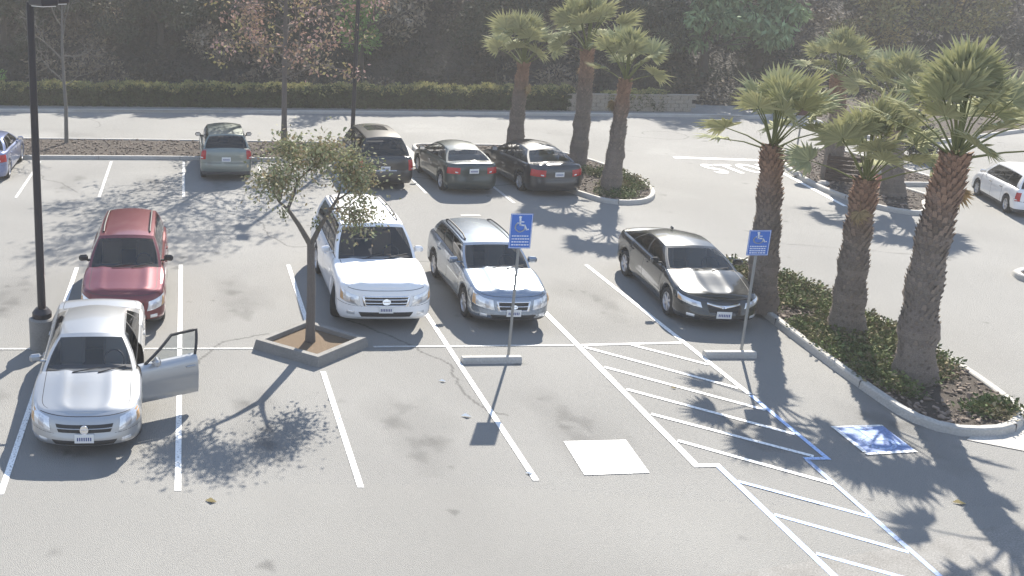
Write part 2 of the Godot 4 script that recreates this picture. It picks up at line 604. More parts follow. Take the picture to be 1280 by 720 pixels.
func foot(x: float) -> float:
	return -52.3 + 2.6 * exp(-pow((x - 28.5) / 3.5, 2.0)) - 1.5 * smoothstep(31.0, 36.0, x)

func hill_y(x: float, z: float) -> float:
	var d := maxf(0.0, foot(x) - z)
	var s := lerpf(0.74, 0.52, smoothstep(24.0, 40.0, x))
	var y := s * d * d / (d + 1.2)
	return y + hill_noise.get_noise_2d(x, z) * 1.5 * clampf(d / 6.0, 0.0, 1.0)

func build_hill() -> void:
	hill_noise.seed = 4
	hill_noise.frequency = 0.07
	hill_noise.fractal_octaves = 4
	var m := MB.new()
	var xs := []
	for i in 81:
		xs.append(-45.0 + i * 1.6)
	var rows := []
	var nr := []
	for k in 34:
		var r := []
		var q := []
		for x in xs:
			var z: float = foot(x) + 0.3 - k * 1.3
			r.append(Vector3(x, hill_y(x, z) - (0.05 if k == 0 else 0.0), z))
			var h := 0.5
			q.append(Vector3(hill_y(x - h, z) - hill_y(x + h, z), 2 * h, hill_y(x, z - h) - hill_y(x, z + h)).normalized())
		rows.append(r)
		nr.append(q)
	for k in 33:
		for i in 80:
			m.squad([rows[k][i], rows[k][i + 1], rows[k + 1][i + 1], rows[k + 1][i]], [nr[k][i], nr[k][i + 1], nr[k + 1][i + 1], nr[k + 1][i]])
	struct("hillside_terrain", m, M.hill)
	# low scrub all over the slope
	var clump := MB.new()
	var r2 := RandomNumberGenerator.new()
	r2.seed = 77
	for i in 60:
		var d := Vector3(r2.randfn(), absf(r2.randfn()) * 0.8, r2.randfn()).normalized()
		var p := d * r2.randf_range(0.25, 0.62)
		leaf(clump, p, d, r2.randf_range(0.14, 0.30), 0.45, r2)
	var mm := MultiMesh.new()
	mm.transform_format = MultiMesh.TRANSFORM_3D
	mm.use_colors = true
	mm.mesh = clump.mesh()
	mm.instance_count = 2600
	for i in 2600:
		var x := r2.randf_range(-14, 56)
		var z := foot(x) - 0.4 - 24.0 * pow(r2.randf(), 1.3)
		var s := r2.randf_range(0.5, 1.5)
		mm.set_instance_transform(i, Transform3D(Basis(Vector3.UP, r2.randf() * TAU).scaled(Vector3(s, s * r2.randf_range(0.6, 1.3), s)), Vector3(x, hill_y(x, z), z)))
		var pal := [Color(0.030, 0.034, 0.018), Color(0.052, 0.044, 0.030), Color(0.042, 0.054, 0.028), Color(0.085, 0.062, 0.040), Color(0.026, 0.025, 0.020)]
		var patch := hill_noise.get_noise_2d(x * 1.3 + 40.0, z * 1.3)
		var cc: Color = pal[0].lerp(pal[r2.randi() % 5], 0.5)
		if patch > 0.05 or (x > 32.0 and x < 43.0 and r2.randf() < 0.8):
			cc = pal[3].lerp(Color(0.21, 0.17, 0.12), r2.randf())
		elif patch < -0.15:
			cc = Color(0.016, 0.017, 0.012)
		mm.set_instance_color(i, cc * r2.randf_range(0.75, 1.25))
	var o := MultiMeshInstance3D.new()
	o.name = numbered("hillside_undergrowth")
	o.multimesh = mm
	o.material_override = M.leaf_dull
	add_child(o)
	tag(o, "low dark scrub and dry brush covering the shaded hillside", "undergrowth")
	o.set_meta("kind", "stuff")

# one small leaf-like face
func leaf(m: MB, p: Vector3, out: Vector3, l: float, wide: float, r: RandomNumberGenerator) -> void:
	var d := (out + Vector3(r.randfn(), r.randfn(), r.randfn()) * 0.7).normalized()
	var s := d.cross(Vector3(r.randfn(), r.randfn(), r.randfn())).normalized() * l * wide * 0.5
	var u := d * l
	m.tri(p, p + u * 0.5 + s, p + u)
	m.tri(p, p + u, p + u * 0.5 - s)


# ------------------------------------------------------------------ beds, kerbs
func smooth_loop(pts: Array, step := 0.35, closed := true) -> PackedVector2Array:
	var c := Curve2D.new()
	var k := pts.size()
	for i in k + (1 if closed else 0):
		var p: Vector2 = pts[i % k]
		var a: Vector2 = pts[(i - 1 + k) % k] if closed or i > 0 else p
		var b: Vector2 = pts[(i + 1) % k] if closed or i < k - 1 else p
		var t := (b - a) * 0.17
		c.add_point(p, -t, t)
	c.bake_interval = step
	var out := PackedVector2Array()
	var total := c.get_baked_length()
	var n := int(total / step)
	for i in n + (0 if closed else 1):
		out.append(c.sample_baked(total * i / n))
	return out

func kerb(pts: PackedVector2Array, closed: bool, inward: float, wide := 0.16, high := 0.14) -> MB:
	var m := MB.new()
	var k := pts.size()
	var prof := [Vector2(0, -0.02), Vector2(0.015, high - 0.03), Vector2(0.035, high), Vector2(wide - 0.02, high), Vector2(wide, high - 0.02), Vector2(wide, 0.0)]
	var rings := []
	for i in k:
		var a := pts[(i - 1 + k) % k] if closed or i > 0 else pts[i]
		var b := pts[(i + 1) % k] if closed or i < k - 1 else pts[i]
		var d := (b - a).normalized()
		var s := Vector2(-d.y, d.x) * inward
		var r := []
		for p in prof:
			r.append(Vector3(pts[i].x + s.x * p.x, p.y, pts[i].y + s.y * p.x))
		rings.append([r, Vector3(s.x, 0, s.y)])
	for i in k if closed else k - 1:
		var A = rings[i]
		var B = rings[(i + 1) % k]
		for j in prof.size() - 1:
			var e: Vector2 = (prof[j + 1] - prof[j]).normalized()
			var na: Vector3 = (A[1] * -e.y + Vector3.UP * e.x).normalized()
			var nb: Vector3 = (B[1] * -e.y + Vector3.UP * e.x).normalized()
			m.squad([A[0][j], B[0][j], B[0][j + 1], A[0][j + 1]], [na, nb, nb, na])
	return m

func area_sign(p: PackedVector2Array) -> float:
	var a := 0.0
	for i in p.size():
		a += p[i].cross(p[(i + 1) % p.size()])
	return signf(a)

func bed(called: String, outline: Array, fill: String, chips: int, seed_: int, high := 0.14, kerb_mat := "concrete") -> Node3D:
	var root := Node3D.new()
	root.name = numbered(called)
	add_child(root)
	root.set_meta("kind", "structure")
	var p := smooth_loop(outline)
	var sg := area_sign(p)
	struct("kerb", kerb(p, true, sg, 0.16, high), M[kerb_mat], root)
	var jm := MB.new()
	for i in range(4, p.size(), 9):
		var d := (p[(i + 1) % p.size()] - p[i - 1]).normalized()
		var nrm := Vector2(-d.y, d.x) * sg
		var c := p[i] + nrm * 0.078
		jm.box(Vector3(c.x, high / 2 + 0.002, c.y), Vector3(0.012, high + 0.002, 0.15), 0.0, Basis(Vector3(d.x, 0, d.y), Vector3.UP, Vector3(nrm.x, 0, nrm.y)))
	struct("kerb_joints", jm, M.grey_trim, root)
	root.get_node("kerb_joints").set_meta("kind", "stuff")
	var inner: PackedVector2Array = Geometry2D.offset_polygon(p, -0.15)[0]
	var m := MB.new()
	m.poly(inner, high - 0.045)
	struct("ground_fill", m, M[fill], root)
	if chips:
		scatter_chips(root, inner, chips, high - 0.04, seed_)
	return root

func scatter_chips(root: Node, area: PackedVector2Array, count: int, y: float, seed_: int) -> void:
	var r := RandomNumberGenerator.new()
	r.seed = seed_
	var chip := MB.new()
	chip.box(Vector3.ZERO, Vector3(0.075, 0.025, 0.04), 0.008)
	var mm := MultiMesh.new()
	mm.transform_format = MultiMesh.TRANSFORM_3D
	mm.use_colors = true
	mm.mesh = chip.mesh()
	var lo := area[0]
	var hi := area[0]
	for q in area:
		lo = lo.min(q)
		hi = hi.max(q)
	var ts := []
	for i in count * 3:
		var q := Vector2(r.randf_range(lo.x, hi.x), r.randf_range(lo.y, hi.y))
		if ts.size() < count and Geometry2D.is_point_in_polygon(q, area):
			ts.append(Transform3D(Basis.from_euler(Vector3(r.randfn() * 0.35, r.randf() * TAU, r.randfn() * 0.35)).scaled(Vector3.ONE * r.randf_range(0.5, 1.7)), Vector3(q.x, y + r.randf_range(0, 0.03), q.y)))
	mm.instance_count = ts.size()
	for i in ts.size():
		mm.set_instance_transform(i, ts[i])
		var k := r.randf_range(0.5, 1.8)
		mm.set_instance_color(i, Color(0.15 * k, 0.115 * k, 0.09 * k))
	var o := MultiMeshInstance3D.new()
	o.name = "bark_chips"
	o.multimesh = mm
	o.material_override = M.leaf_dull
	o.set_meta("kind", "stuff")
	root.add_child(o, true)

func ground_cover(label: String, area: PackedVector2Array, count: int, y: float, size: float, pal: Array, seed_: int) -> void:
	var r := RandomNumberGenerator.new()
	r.seed = seed_
	var clump := MB.new()
	for i in 90:
		var d := Vector3(r.randfn(), absf(r.randfn()) * 1.1, r.randfn()).normalized()
		leaf(clump, Vector3(d.x * 0.75, d.y * 0.6, d.z * 0.75) * r.randf_range(0.2, 1.0), d, r.randf_range(0.10, 0.24), 0.55, r)
	var mm := MultiMesh.new()
	mm.transform_format = MultiMesh.TRANSFORM_3D
	mm.use_colors = true
	mm.mesh = clump.mesh()
	var lo := area[0]
	var hi := area[0]
	for q in area:
		lo = lo.min(q)
		hi = hi.max(q)
	var ts := []
	var f := FastNoiseLite.new()
	f.frequency = 0.5
	f.seed = seed_
	for i in count * 6:
		var q := Vector2(r.randf_range(lo.x, hi.x), r.randf_range(lo.y, hi.y))
		if ts.size() < count and Geometry2D.is_point_in_polygon(q, area) and f.get_noise_2d(q.x, q.y) > -0.22:
			var s := size * r.randf_range(0.6, 1.5)
			ts.append(Transform3D(Basis(Vector3.UP, r.randf() * TAU).scaled(Vector3(s, s * 0.8, s)), Vector3(q.x, y, q.y)))
	mm.instance_count = ts.size()
	for i in ts.size():
		mm.set_instance_transform(i, ts[i])
		var c: Color = pal[r.randi() % pal.size()]
		mm.set_instance_color(i, c * r.randf_range(0.7, 1.35))
	var o := MultiMeshInstance3D.new()
	o.name = numbered("ground_cover")
	o.multimesh = mm
	o.material_override = M.leaf
	add_child(o)
	tag(o, label, "ground cover")
	o.set_meta("kind", "stuff")

func V2(a: Array) -> PackedVector2Array:
	var p := PackedVector2Array()
	for q in a:
		p.append(Vector2(q[0], q[1]))
	return p

func build_beds() -> void:
	# island with three palms on the right
	var isl := [[13.5, -24.7], [13.0, -23.2], [12.98, -21.3], [12.78, -19.1], [12.62, -16.9], [12.62, -15.75], [12.95, -15.2], [13.7, -15.12], [14.35, -15.4], [14.8, -15.95], [15.03, -16.75], [15.22, -17.95], [15.32, -19.2], [15.22, -21.3], [15.0, -23.6], [14.4, -24.75]]
	var pts := []
	for q in isl:
		pts.append(Vector2(q[0], q[1]))
	bed("palm_island_ground", pts, "mulch", 1500, 5, 0.15)
	var greens := [Color(0.11, 0.135, 0.05), Color(0.155, 0.165, 0.07), Color(0.08, 0.11, 0.04), Color(0.20, 0.17, 0.10)]
	ground_cover("green ground cover filling the kerbed island under the three big palms", V2([[13.4, -24.2], [13.25, -21.3], [13.0, -19.1], [12.9, -17.0], [13.2, -16.3], [14.5, -17.2], [15.0, -18.0], [15.1, -19.2], [15.0, -21.3], [14.8, -23.6], [14.3, -24.4]]), 620, 0.1, 0.34, greens, 9)
	ground_cover("small green tuft at the near rounded end of the palm island", V2([[13.75, -15.75], [14.1, -15.5], [14.5, -15.8], [14.6, -16.3], [14.1, -16.35]]), 34, 0.1, 0.34, greens, 12)
	# long bed between the far stalls and the road, running into the back palm island
	var far := []
	for q in [[-30, -37.75], [-15, -37.7], [-7.2, -37.65], [-0.6, -37.5], [3.0, -37.2], [5.5, -36.85], [7.6, -36.5], [7.95, -36.6], [7.9, -38.5], [7.7, -40.2], [7.2, -40.45], [3.3, -40.8], [-0.6, -41.1], [-7, -41.45], [-15, -41.5], [-30, -41.6]]:
		far.append(Vector2(q[0], q[1]))
	bed("far_bed_ground", far, "mulch", 4200, 6)
	var bi := []
	for q in [[9.4, -36.3], [10.5, -36.0], [11.9, -34.6], [12.6, -33.2], [13.15, -31.7], [13.5, -30.9], [14.0, -30.6], [14.9, -30.8], [15.65, -31.8], [16.0, -33.2], [16.0, -35.0], [15.6, -37.2], [14.8, -38.8], [13.4, -39.9], [11.0, -40.1], [9.6, -40.2], [9.3, -39.5], [9.3, -37.5]]:
		bi.append(Vector2(q[0], q[1]))
	bed("back_palm_island_ground", bi, "mulch", 1300, 7)
	ground_cover("green ground cover under the three palms of the back island", V2([[13.6, -31.4], [14.4, -30.95], [15.3, -31.7], [15.7, -33.2], [15.7, -35.0], [14.5, -35.3], [14.6, -33.5], [14.2, -32.6]]), 170, 0.1, 0.36, greens, 14)
	# walkway between these two beds
	var m := MB.new()
	m.poly(V2([[7.98, -36.35], [9.25, -36.15], [9.2, -40.25], [7.98, -40.4]]), 0.03)
	struct("concrete_path", m, M.concrete)
	# island on the far right
	var rr := []
	for q in [[21.9, -29.9], [21.55, -31.8], [21.75, -33.6], [22.2, -35.4], [22.75, -36.9], [23.3, -37.9], [24.2, -38.75], [25.4, -39.2], [26.2, -39.2], [26.55, -38.2], [26.55, -36.0], [26.4, -33.3], [24.6, -33.0], [24.5, -31.2], [23.8, -30.6], [22.8, -29.3]]:
		rr.append(Vector2(q[0], q[1]))
	bed("side_road_island_ground", rr, "mulch", 1300, 8)
	# small island corner at the right edge
	var sc := []
	for q in [[20.7, -23.3], [21.0, -23.75], [22.5, -24.1], [26, -24.3], [26, -22.2], [22, -22.4], [20.9, -22.7]]:
		sc.append(Vector2(q[0], q[1]))
	bed("corner_island_ground", sc, "mulch", 300, 10)
	# bed on the far right behind the van
	var fr := []
	for q in [[30.3, -40.1], [31.7, -40.75], [37.5, -43.4], [46, -47], [60, -52], [60, -56], [40, -54.5], [33, -53.8], [30.5, -50], [29.6, -45], [29.5, -41]]:
		fr.append(Vector2(q[0], q[1]))
	bed("far_right_bed_ground", fr, "mulch", 1800, 11)
	# footway and kerb along the foot of the hedge
	m = MB.new()
	m.poly(V2([[-45, -49.2], [-9, -49.05], [6, -48.55], [24.5, -47.5], [26.9, -47.0], [28.5, -49.9], [24, -52.6], [-45, -52.6]]), 0.13)
	struct("footway_pavement", m, M.old_concrete)
	var kp := smooth_loop([Vector2(-45, -49.15), Vector2(-9, -49.0), Vector2(6, -48.5), Vector2(24.5, -47.4), Vector2(27.0, -46.9), Vector2(28.6, -47.6), Vector2(29.4, -50.0)], 0.6, false)
	struct("footway_kerb", kerb(kp, false, -1.0, 0.16, 0.15), M.concrete)


# ------------------------------------------------------------------ hedge and block wall
func build_hedge_and_wall() -> void:
	var hedge_at := func(x: float) -> float:
		return lerpf(-50.3, -48.4, clampf((x + 9.5) / 33.0, -0.3, 1.0))
	var segs := [[-22.0, 19.3, 1.08, "long clipped hedge running along the foot of the dark hillside"], [21.0, 23.7, 0.88, "short piece of hedge spilling over the low block wall"]]
	for s in segs:
		var r := RandomNumberGenerator.new()
		r.seed = 91 + int(s[0])
		var root := thing("hedge", s[3], "hedge", Vector3.ZERO, 0.0, "hedges below the hillside")
		var core := MB.new()
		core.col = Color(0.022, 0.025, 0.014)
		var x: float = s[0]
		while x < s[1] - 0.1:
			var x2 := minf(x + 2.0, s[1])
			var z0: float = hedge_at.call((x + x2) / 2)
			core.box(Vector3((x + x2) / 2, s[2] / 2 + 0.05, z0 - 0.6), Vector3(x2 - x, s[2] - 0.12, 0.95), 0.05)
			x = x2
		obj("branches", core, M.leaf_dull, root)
		var clump := MB.new()
		for i in 22:
			var d := Vector3(r.randfn(), r.randfn(), r.randfn()).normalized()
			leaf(clump, d * r.randf_range(0.02, 0.10), d, r.randf_range(0.07, 0.13), 0.55, r)
		var mm := MultiMesh.new()
		mm.transform_format = MultiMesh.TRANSFORM_3D
		mm.use_colors = true
		mm.mesh = clump.mesh()
		var n := int((s[1] - s[0]) * 190)
		mm.instance_count = n
		for i in n:
			var px := r.randf_range(s[0], s[1])
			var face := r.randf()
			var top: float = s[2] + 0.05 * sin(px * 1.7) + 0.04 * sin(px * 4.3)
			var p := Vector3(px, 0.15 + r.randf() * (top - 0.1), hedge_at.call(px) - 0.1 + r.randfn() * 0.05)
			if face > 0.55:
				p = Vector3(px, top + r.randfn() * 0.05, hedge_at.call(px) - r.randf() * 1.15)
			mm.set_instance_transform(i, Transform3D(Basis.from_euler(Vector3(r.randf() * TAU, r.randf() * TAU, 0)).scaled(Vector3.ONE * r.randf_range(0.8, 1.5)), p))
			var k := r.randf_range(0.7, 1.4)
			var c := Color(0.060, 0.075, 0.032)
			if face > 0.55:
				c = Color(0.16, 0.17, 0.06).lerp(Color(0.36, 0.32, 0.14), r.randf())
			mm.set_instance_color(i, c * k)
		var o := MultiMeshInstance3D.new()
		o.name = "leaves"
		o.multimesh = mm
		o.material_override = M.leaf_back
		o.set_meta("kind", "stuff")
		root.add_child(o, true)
	# block wall, course by course
	var w := thing("block_wall", "low beige block wall at the right end of the hedge", "wall")
	var r3 := RandomNumberGenerator.new()
	r3.seed = 5
	var blocks := []
	for k in 3:
		var b := MB.new()
		b.box(Vector3.ZERO, Vector3(0.385 - 0.004 * k, 0.188, 0.22), 0.012)
		blocks.append(b.mesh())
	var a := Vector3(19.0, 0, -48.75)
	var b2 := Vector3(25.15, 0, -48.35)
	var dir := (b2 - a).normalized()
	for row in 4:
		for i in 15:
			var o := obj("block", blocks[r3.randi() % 3], M.stone_block, w)
			var at := a + dir * (0.2 + i * 0.4 + (0.2 if row % 2 else 0.0))
			o.position = Vector3(at.x, 0.13 + 0.1 + row * 0.195, at.z + r3.randf_range(-0.008, 0.008))
			o.rotation.y = -atan2(dir.z, dir.x)
	var cap := MB.new()
	cap.box(Vector3.ZERO, Vector3(6.35, 0.06, 0.28), 0.015)
	var cp := obj("coping", cap, M.stone_block, w)
	cp.position = (a + b2) / 2 + Vector3(0.05, 0.94, 0)
	cp.rotation.y = -atan2(dir.z, dir.x)


# ------------------------------------------------------------------ lamps, signs, wheel stops, planter
func lamp_post(at: Vector3, high: float, label: String, base_h: float, heads: Array) -> void:
	var root := thing("lamp_post", label, "lamp post", at, 0.0, "lamp posts in the parking lot")
	var m := MB.new()
	m.lathe(Vector3.ZERO, Vector3.UP, [Vector2(0.27, 0), Vector2(0.27, base_h - 0.03), Vector2(0.24, base_h), Vector2(0, base_h)], 24)
	obj("concrete_base", m, M.old_concrete, root)
	m = MB.new()
	m.lathe(Vector3.ZERO, Vector3.UP, [Vector2(0.20, base_h), Vector2(0.20, base_h + 0.10), Vector2(0.13, base_h + 0.19), Vector2(0, base_h + 0.2)], 20)
	obj("base_cover", m, M.lamp_black, root)
	m = MB.new()
	m.tube([Vector3(0, base_h + 0.1, 0), Vector3(0, high, 0)], [0.085, 0.07], 14)
	obj("pole", m, M.lamp_black, root)
	for h in heads:
		var d := Vector3(sin(h), 0, cos(h))
		m = MB.new()
		m.tube([Vector3(0, high - 0.06, 0), d * 0.28 + Vector3(0, high + 0.0, 0)], [0.04, 0.035], 8)
		var arm := obj("arm", m, M.lamp_black, root)
		var bs := Basis(d.cross(Vector3.UP).normalized(), Vector3.UP, d)
		m = MB.new()
		m.box(d * 0.50 + Vector3(0, high + 0.03, 0), Vector3(0.36, 0.15, 0.52), 0.03, bs)
		obj("lamp_head", m, M.lamp_black, root)
		m = MB.new()
		m.box(d * 0.50 + Vector3(0, high - 0.052, 0), Vector3(0.28, 0.02, 0.42), 0.006, bs)
		obj("lens", m, M.lens, root)

func parking_sign(at: Vector3, top: float, label: String, lean: float, faded: bool) -> void:
	var root := thing("parking_sign", label, "sign", at, 0.0, "blue accessible parking signs")
	root.rotation.z = lean
	var m := MB.new()
	m.tube([Vector3(0, 0, -0.03), Vector3(0, top - 0.05, -0.03)], [0.027, 0.027], 10)
	obj("post", m, M.post_metal, root)
	var W := 0.43
	var H := 0.70 if not faded else 0.52
	m = MB.new()
	m.box(Vector3(0, top - H / 2, 0.003), Vector3(W, H, 0.006), 0.002)
	var pnl := obj("panel", m, M.sign_blue, root)
	m = MB.new()
	symbol(m, Transform3D(Basis(Vector3(W * 0.82, 0, 0), Vector3(0, H * 0.50, 0), Vector3(0, 0, 1)), Vector3(-W * 0.40, top - H * 0.55, 0.0085)))
	obj("wheelchair_symbol", m, M.sign_white, pnl)
	m = MB.new()
	var r := RandomNumberGenerator.new()
	r.seed = int(top * 100)
	for row in 4:
		var y := top - H * (0.64 + row * 0.085)
		var x := -W * 0.38
		while x < W * 0.36:
			var w := r.randf_range(0.02, 0.05)
			m.box(Vector3(x + w / 2, y, 0.0075), Vector3(w, 0.022, 0.002))
			x += w + 0.012
	for s in [-1.0, 1.0]:
		m.box(Vector3(s * (W / 2 - 0.014), top - H / 2, 0.0075), Vector3(0.008, H - 0.03, 0.002))
		m.box(Vector3(0, top - H / 2 + s * (H / 2 - 0.014), 0.0085), Vector3(W - 0.02, 0.008, 0.002))
	obj("small_print", m, M.sign_white, pnl)
	for s in [0.06, H - 0.06]:
		m = MB.new()
		m.lathe(Vector3(0, top - s, 0.006), Vector3(0, 0, 1), [Vector2(0.012, 0), Vector2(0.01, 0.006), Vector2(0, 0.007)], 8)
		obj("bolt", m, M.post_metal, pnl)

func wheel_stop(at: Vector3, turn: float, wide: float, label: String) -> void:
	var root := thing("wheel_stop", label, "wheel stop", at, turn, "concrete wheel stops")
	var m := MB.new()
	var prof := [Vector2(-0.085, 0), Vector2(-0.075, 0.07), Vector2(-0.05, 0.125), Vector2(0.05, 0.125), Vector2(0.075, 0.07), Vector2(0.085, 0)]
	var h := wide / 2
	for i in prof.size() - 1:
		var p: Vector2 = prof[i]
		var q: Vector2 = prof[i + 1]
		m.quad(Vector3(-h, p.y, p.x), Vector3(h, p.y, p.x), Vector3(h, q.y, q.x), Vector3(-h, q.y, q.x), Vector3(0, (p.y + q.y) / 2 - 0.03, (p.x + q.x) / 2))
	for s in [-1.0, 1.0]:
		for i in range(1, prof.size() - 1):
			m.tri(Vector3(s * h, prof[0].y, prof[0].x), Vector3(s * h, prof[i].y, prof[i].x), Vector3(s * h, prof[i + 1].y, prof[i + 1].x), Vector3(s, 0, 0), Vector3(s, 0, 0), Vector3(s, 0, 0))
	obj("bar", m, M.concrete, root)
	for s in [-1.0, 1.0]:
		m = MB.new()
		m.lathe(Vector3(s * h * 0.7, 0.124, 0), Vector3.UP, [Vector2(0.016, 0), Vector2(0.014, 0.008), Vector2(0, 0.009)], 8)
		obj("anchor_pin", m, M.post_metal, root)

func build_fixtures() -> void:
	lamp_post(Vector3(-2.92, 0, -18.95), 7.0, "black lamp post on a round concrete base beside the silver sedan", 0.68, [PI * 0.5 - 0.9, PI * 0.5 + 0.6])
	lamp_post(Vector3(6.69, 0, -38.8), 9.6, "distant black lamp post standing behind the black SUV", 0.5, [0.0, PI])
	parking_sign(Vector3(6.50, 0, -18.38), 3.02, "blue wheelchair sign on a post in front of the blue-silver wagon", -0.005, false)
	parking_sign(Vector3(11.31, 0, -18.62), 2.62, "blue wheelchair sign on a post in front of the dark graphite sedan", 0.0, true)
	wheel_stop(Vector3(6.1, 0, -18.22), 0.03, 1.18, "grey concrete wheel stop under the blue-silver wagon's sign")
	wheel_stop(Vector3(10.98, 0, -18.48), 0.0, 1.02, "grey concrete wheel stop in front of the dark graphite sedan")
	# diamond planter
	var root := thing("planter", "diamond-shaped low concrete planter around the small olive tree", "planter")
	var c := [Vector2(1.40, -18.88), Vector2(2.62, -17.93), Vector2(3.80, -19.0), Vector2(2.62, -20.05)]
	var cen := Vector2(2.61, -18.97)
	var H := 0.21
	for i in 4:
		var p: Vector2 = c[i]
		var q: Vector2 = c[(i + 1) % 4]
		var m := MB.new()
		var ring := func(k: float, y: float, w: Vector2) -> Vector3:
			var z: Vector2 = cen + (w - cen) * k
			return Vector3(z.x, y, z.y)
		var prof := [[1.0, -0.01], [0.955, H - 0.02], [0.945, H], [0.80, H], [0.79, H - 0.02], [0.79, 0.02]]
		for j in 5:
			var A: Vector3 = ring.call(prof[j][0], prof[j][1], p)
			var B: Vector3 = ring.call(prof[j][0], prof[j][1], q)
			var C: Vector3 = ring.call(prof[j + 1][0], prof[j + 1][1], q)
			var D: Vector3 = ring.call(prof[j + 1][0], prof[j + 1][1], p)
			var mid := (p + q) / 2 - cen
			var o := Vector3(mid.x, 0.25, mid.y)
			if j >= 2:
				o = Vector3.UP if j == 2 else Vector3(-mid.x, 0.2, -mid.y)
			m.quad(A, B, C, D, o)
		obj("kerb", m, M.old_concrete if i != 0 else M.old_concrete, root)
	var s := MB.new()
	var sp := PackedVector2Array()
	for q in c:
		sp.append(cen + (q - cen) * 0.795)
	s.poly(sp, 0.11)
	obj("soil", s, M.soil, root)


# ------------------------------------------------------------------ cars
func keyed(keys: Array, x: float) -> float:
	# keys: [x, value] in falling or rising x
	var up: bool = keys[0][0] < keys[-1][0]
	for i in keys.size() - 1:
		var a: float = keys[i][0]
		var b: float = keys[i + 1][0]
		if (x <= b) if up else (x >= b):
			var t := clampf((x - a) / (b - a), 0, 1)
			t = lerpf(t, t * t * (3 - 2 * t), 0.6)
			return lerpf(keys[i][1], keys[i + 1][1], t)
	return keys[-1][1]

const PROF := [[0.0, 0.07, 0.12, 0.10], [0.10, 0.025, 0.035, 0.03], [0.26, 0.0, 0.0, 0.0], [0.42, 0.004, 0.012, 0.01], [0.50, 0.0, 0.03, 0.03], [0.66, 0.002, 0.05, 0.04], [0.80, 0.018, 0.075, 0.05], [0.90, 0.036, 0.105, 0.065], [0.96, 0.062, 0.145, 0.09], [1.0, 0.105, 0.21, 0.13]]

func prof_at(v: float) -> Vector3:
	for i in PROF.size() - 1:
		if v <= PROF[i + 1][0]:
			var t: float = (v - PROF[i][0]) / (PROF[i + 1][0] - PROF[i][0])
			return Vector3(lerpf(PROF[i][1], PROF[i + 1][1], t), lerpf(PROF[i][2], PROF[i + 1][2], t), lerpf(PROF[i][3], PROF[i + 1][3], t))
	return Vector3(PROF[-1][1], PROF[-1][2], PROF[-1][3])

class Shape:
	var L: float
	var W: float
	var Lf := 0.62
	var Lr := 0.5
	var pf := 2.5
	var pr := 2.8
	var b0 := 0.2
	var axf: float
	var axr: float
	var R: float
	var wy: float
	var T: Array
	var host
	var snub := 1.0

	func a_of(z: float) -> float:
		return 0.2 + 0.6 * (L / 2 - Lf - z) / (L - Lf - Lr)

	func at(u: float, v: float) -> Vector3:
		var a := absf(u)
		var ins: Vector3 = host.prof_at(v)
		if v > 0.45:
			ins.y *= snub
		var x := W
		var z := 0.0
		var side := 1.0
		if a < 0.2:
			var th := a / 0.2 * PI / 2
			side = sin(th)
			x = W * pow(side, 2.0 / pf)
			z = L / 2 - Lf * (1.0 - pow(maxf(cos(th), 0.0), 2.0 / pf)) - ins.y * cos(th)
		elif a <= 0.8:
			z = lerpf(L / 2 - Lf, -L / 2 + Lr, (a - 0.2) / 0.6)
		else:
			var th := (1.0 - a) / 0.2 * PI / 2
			side = sin(th)
			x = W * pow(maxf(side, 0.0), 2.0 / pr)
			z = -L / 2 + Lr * (1.0 - pow(maxf(cos(th), 0.0), 2.0 / pr)) + ins.z * cos(th)
		x = maxf(0.0, x - ins.x * side)
		var b := b0
		if side > 0.7:
			for ax in [axf, axr]:
				var d := absf(z - ax)
				if d < R:
					b = maxf(b, wy + sqrt(R * R - d * d))
		var t: float = host.keyed(T, z)
		return Vector3(signf(u) * x, b + v * (t - b), z)

	func front_u(f: float) -> float:
		return signf(f) * 0.2 * asin(pow(absf(f), pf / 2.0)) / (PI / 2)

	func rear_u(f: float) -> float:
		return signf(f) * (1.0 - 0.2 * asin(pow(absf(f), pr / 2.0)) / (PI / 2))

# emits a grid of points into several builders; pick(iu, iv, um, vm) -> name
func emit_grid(P: Array, us: Array, vs: Array, pick: Callable, out: Dictionary, centre: Vector3) -> void:
	var nu := us.size()
	var nv := vs.size()
	var N := []
	for i in nu:
		var row := []
		for j in nv:
			var du: Vector3 = P[mini(i + 1, nu - 1)][j] - P[maxi(i - 1, 0)][j]
			var dv: Vector3 = P[i][mini(j + 1, nv - 1)] - P[i][maxi(j - 1, 0)]
			var nn := du.cross(dv)
			if nn.length_squared() < 1e-14:
				nn = P[i][j] - centre
			nn = nn.normalized()
			if nn.dot(P[i][j] - centre) < 0:
				nn = -nn
			row.append(nn)
		N.append(row)
	for i in nu - 1:
		for j in nv - 1:
			var key: String = pick.call((us[i] + us[i + 1]) / 2.0, (vs[j] + vs[j + 1]) / 2.0)
			if key == "":
				continue
			if not out.has(key):
				out[key] = MB.new()
			out[key].squad([P[i][j], P[i + 1][j], P[i + 1][j + 1], P[i][j + 1]], [N[i][j], N[i + 1][j], N[i + 1][j + 1], N[i][j + 1]])

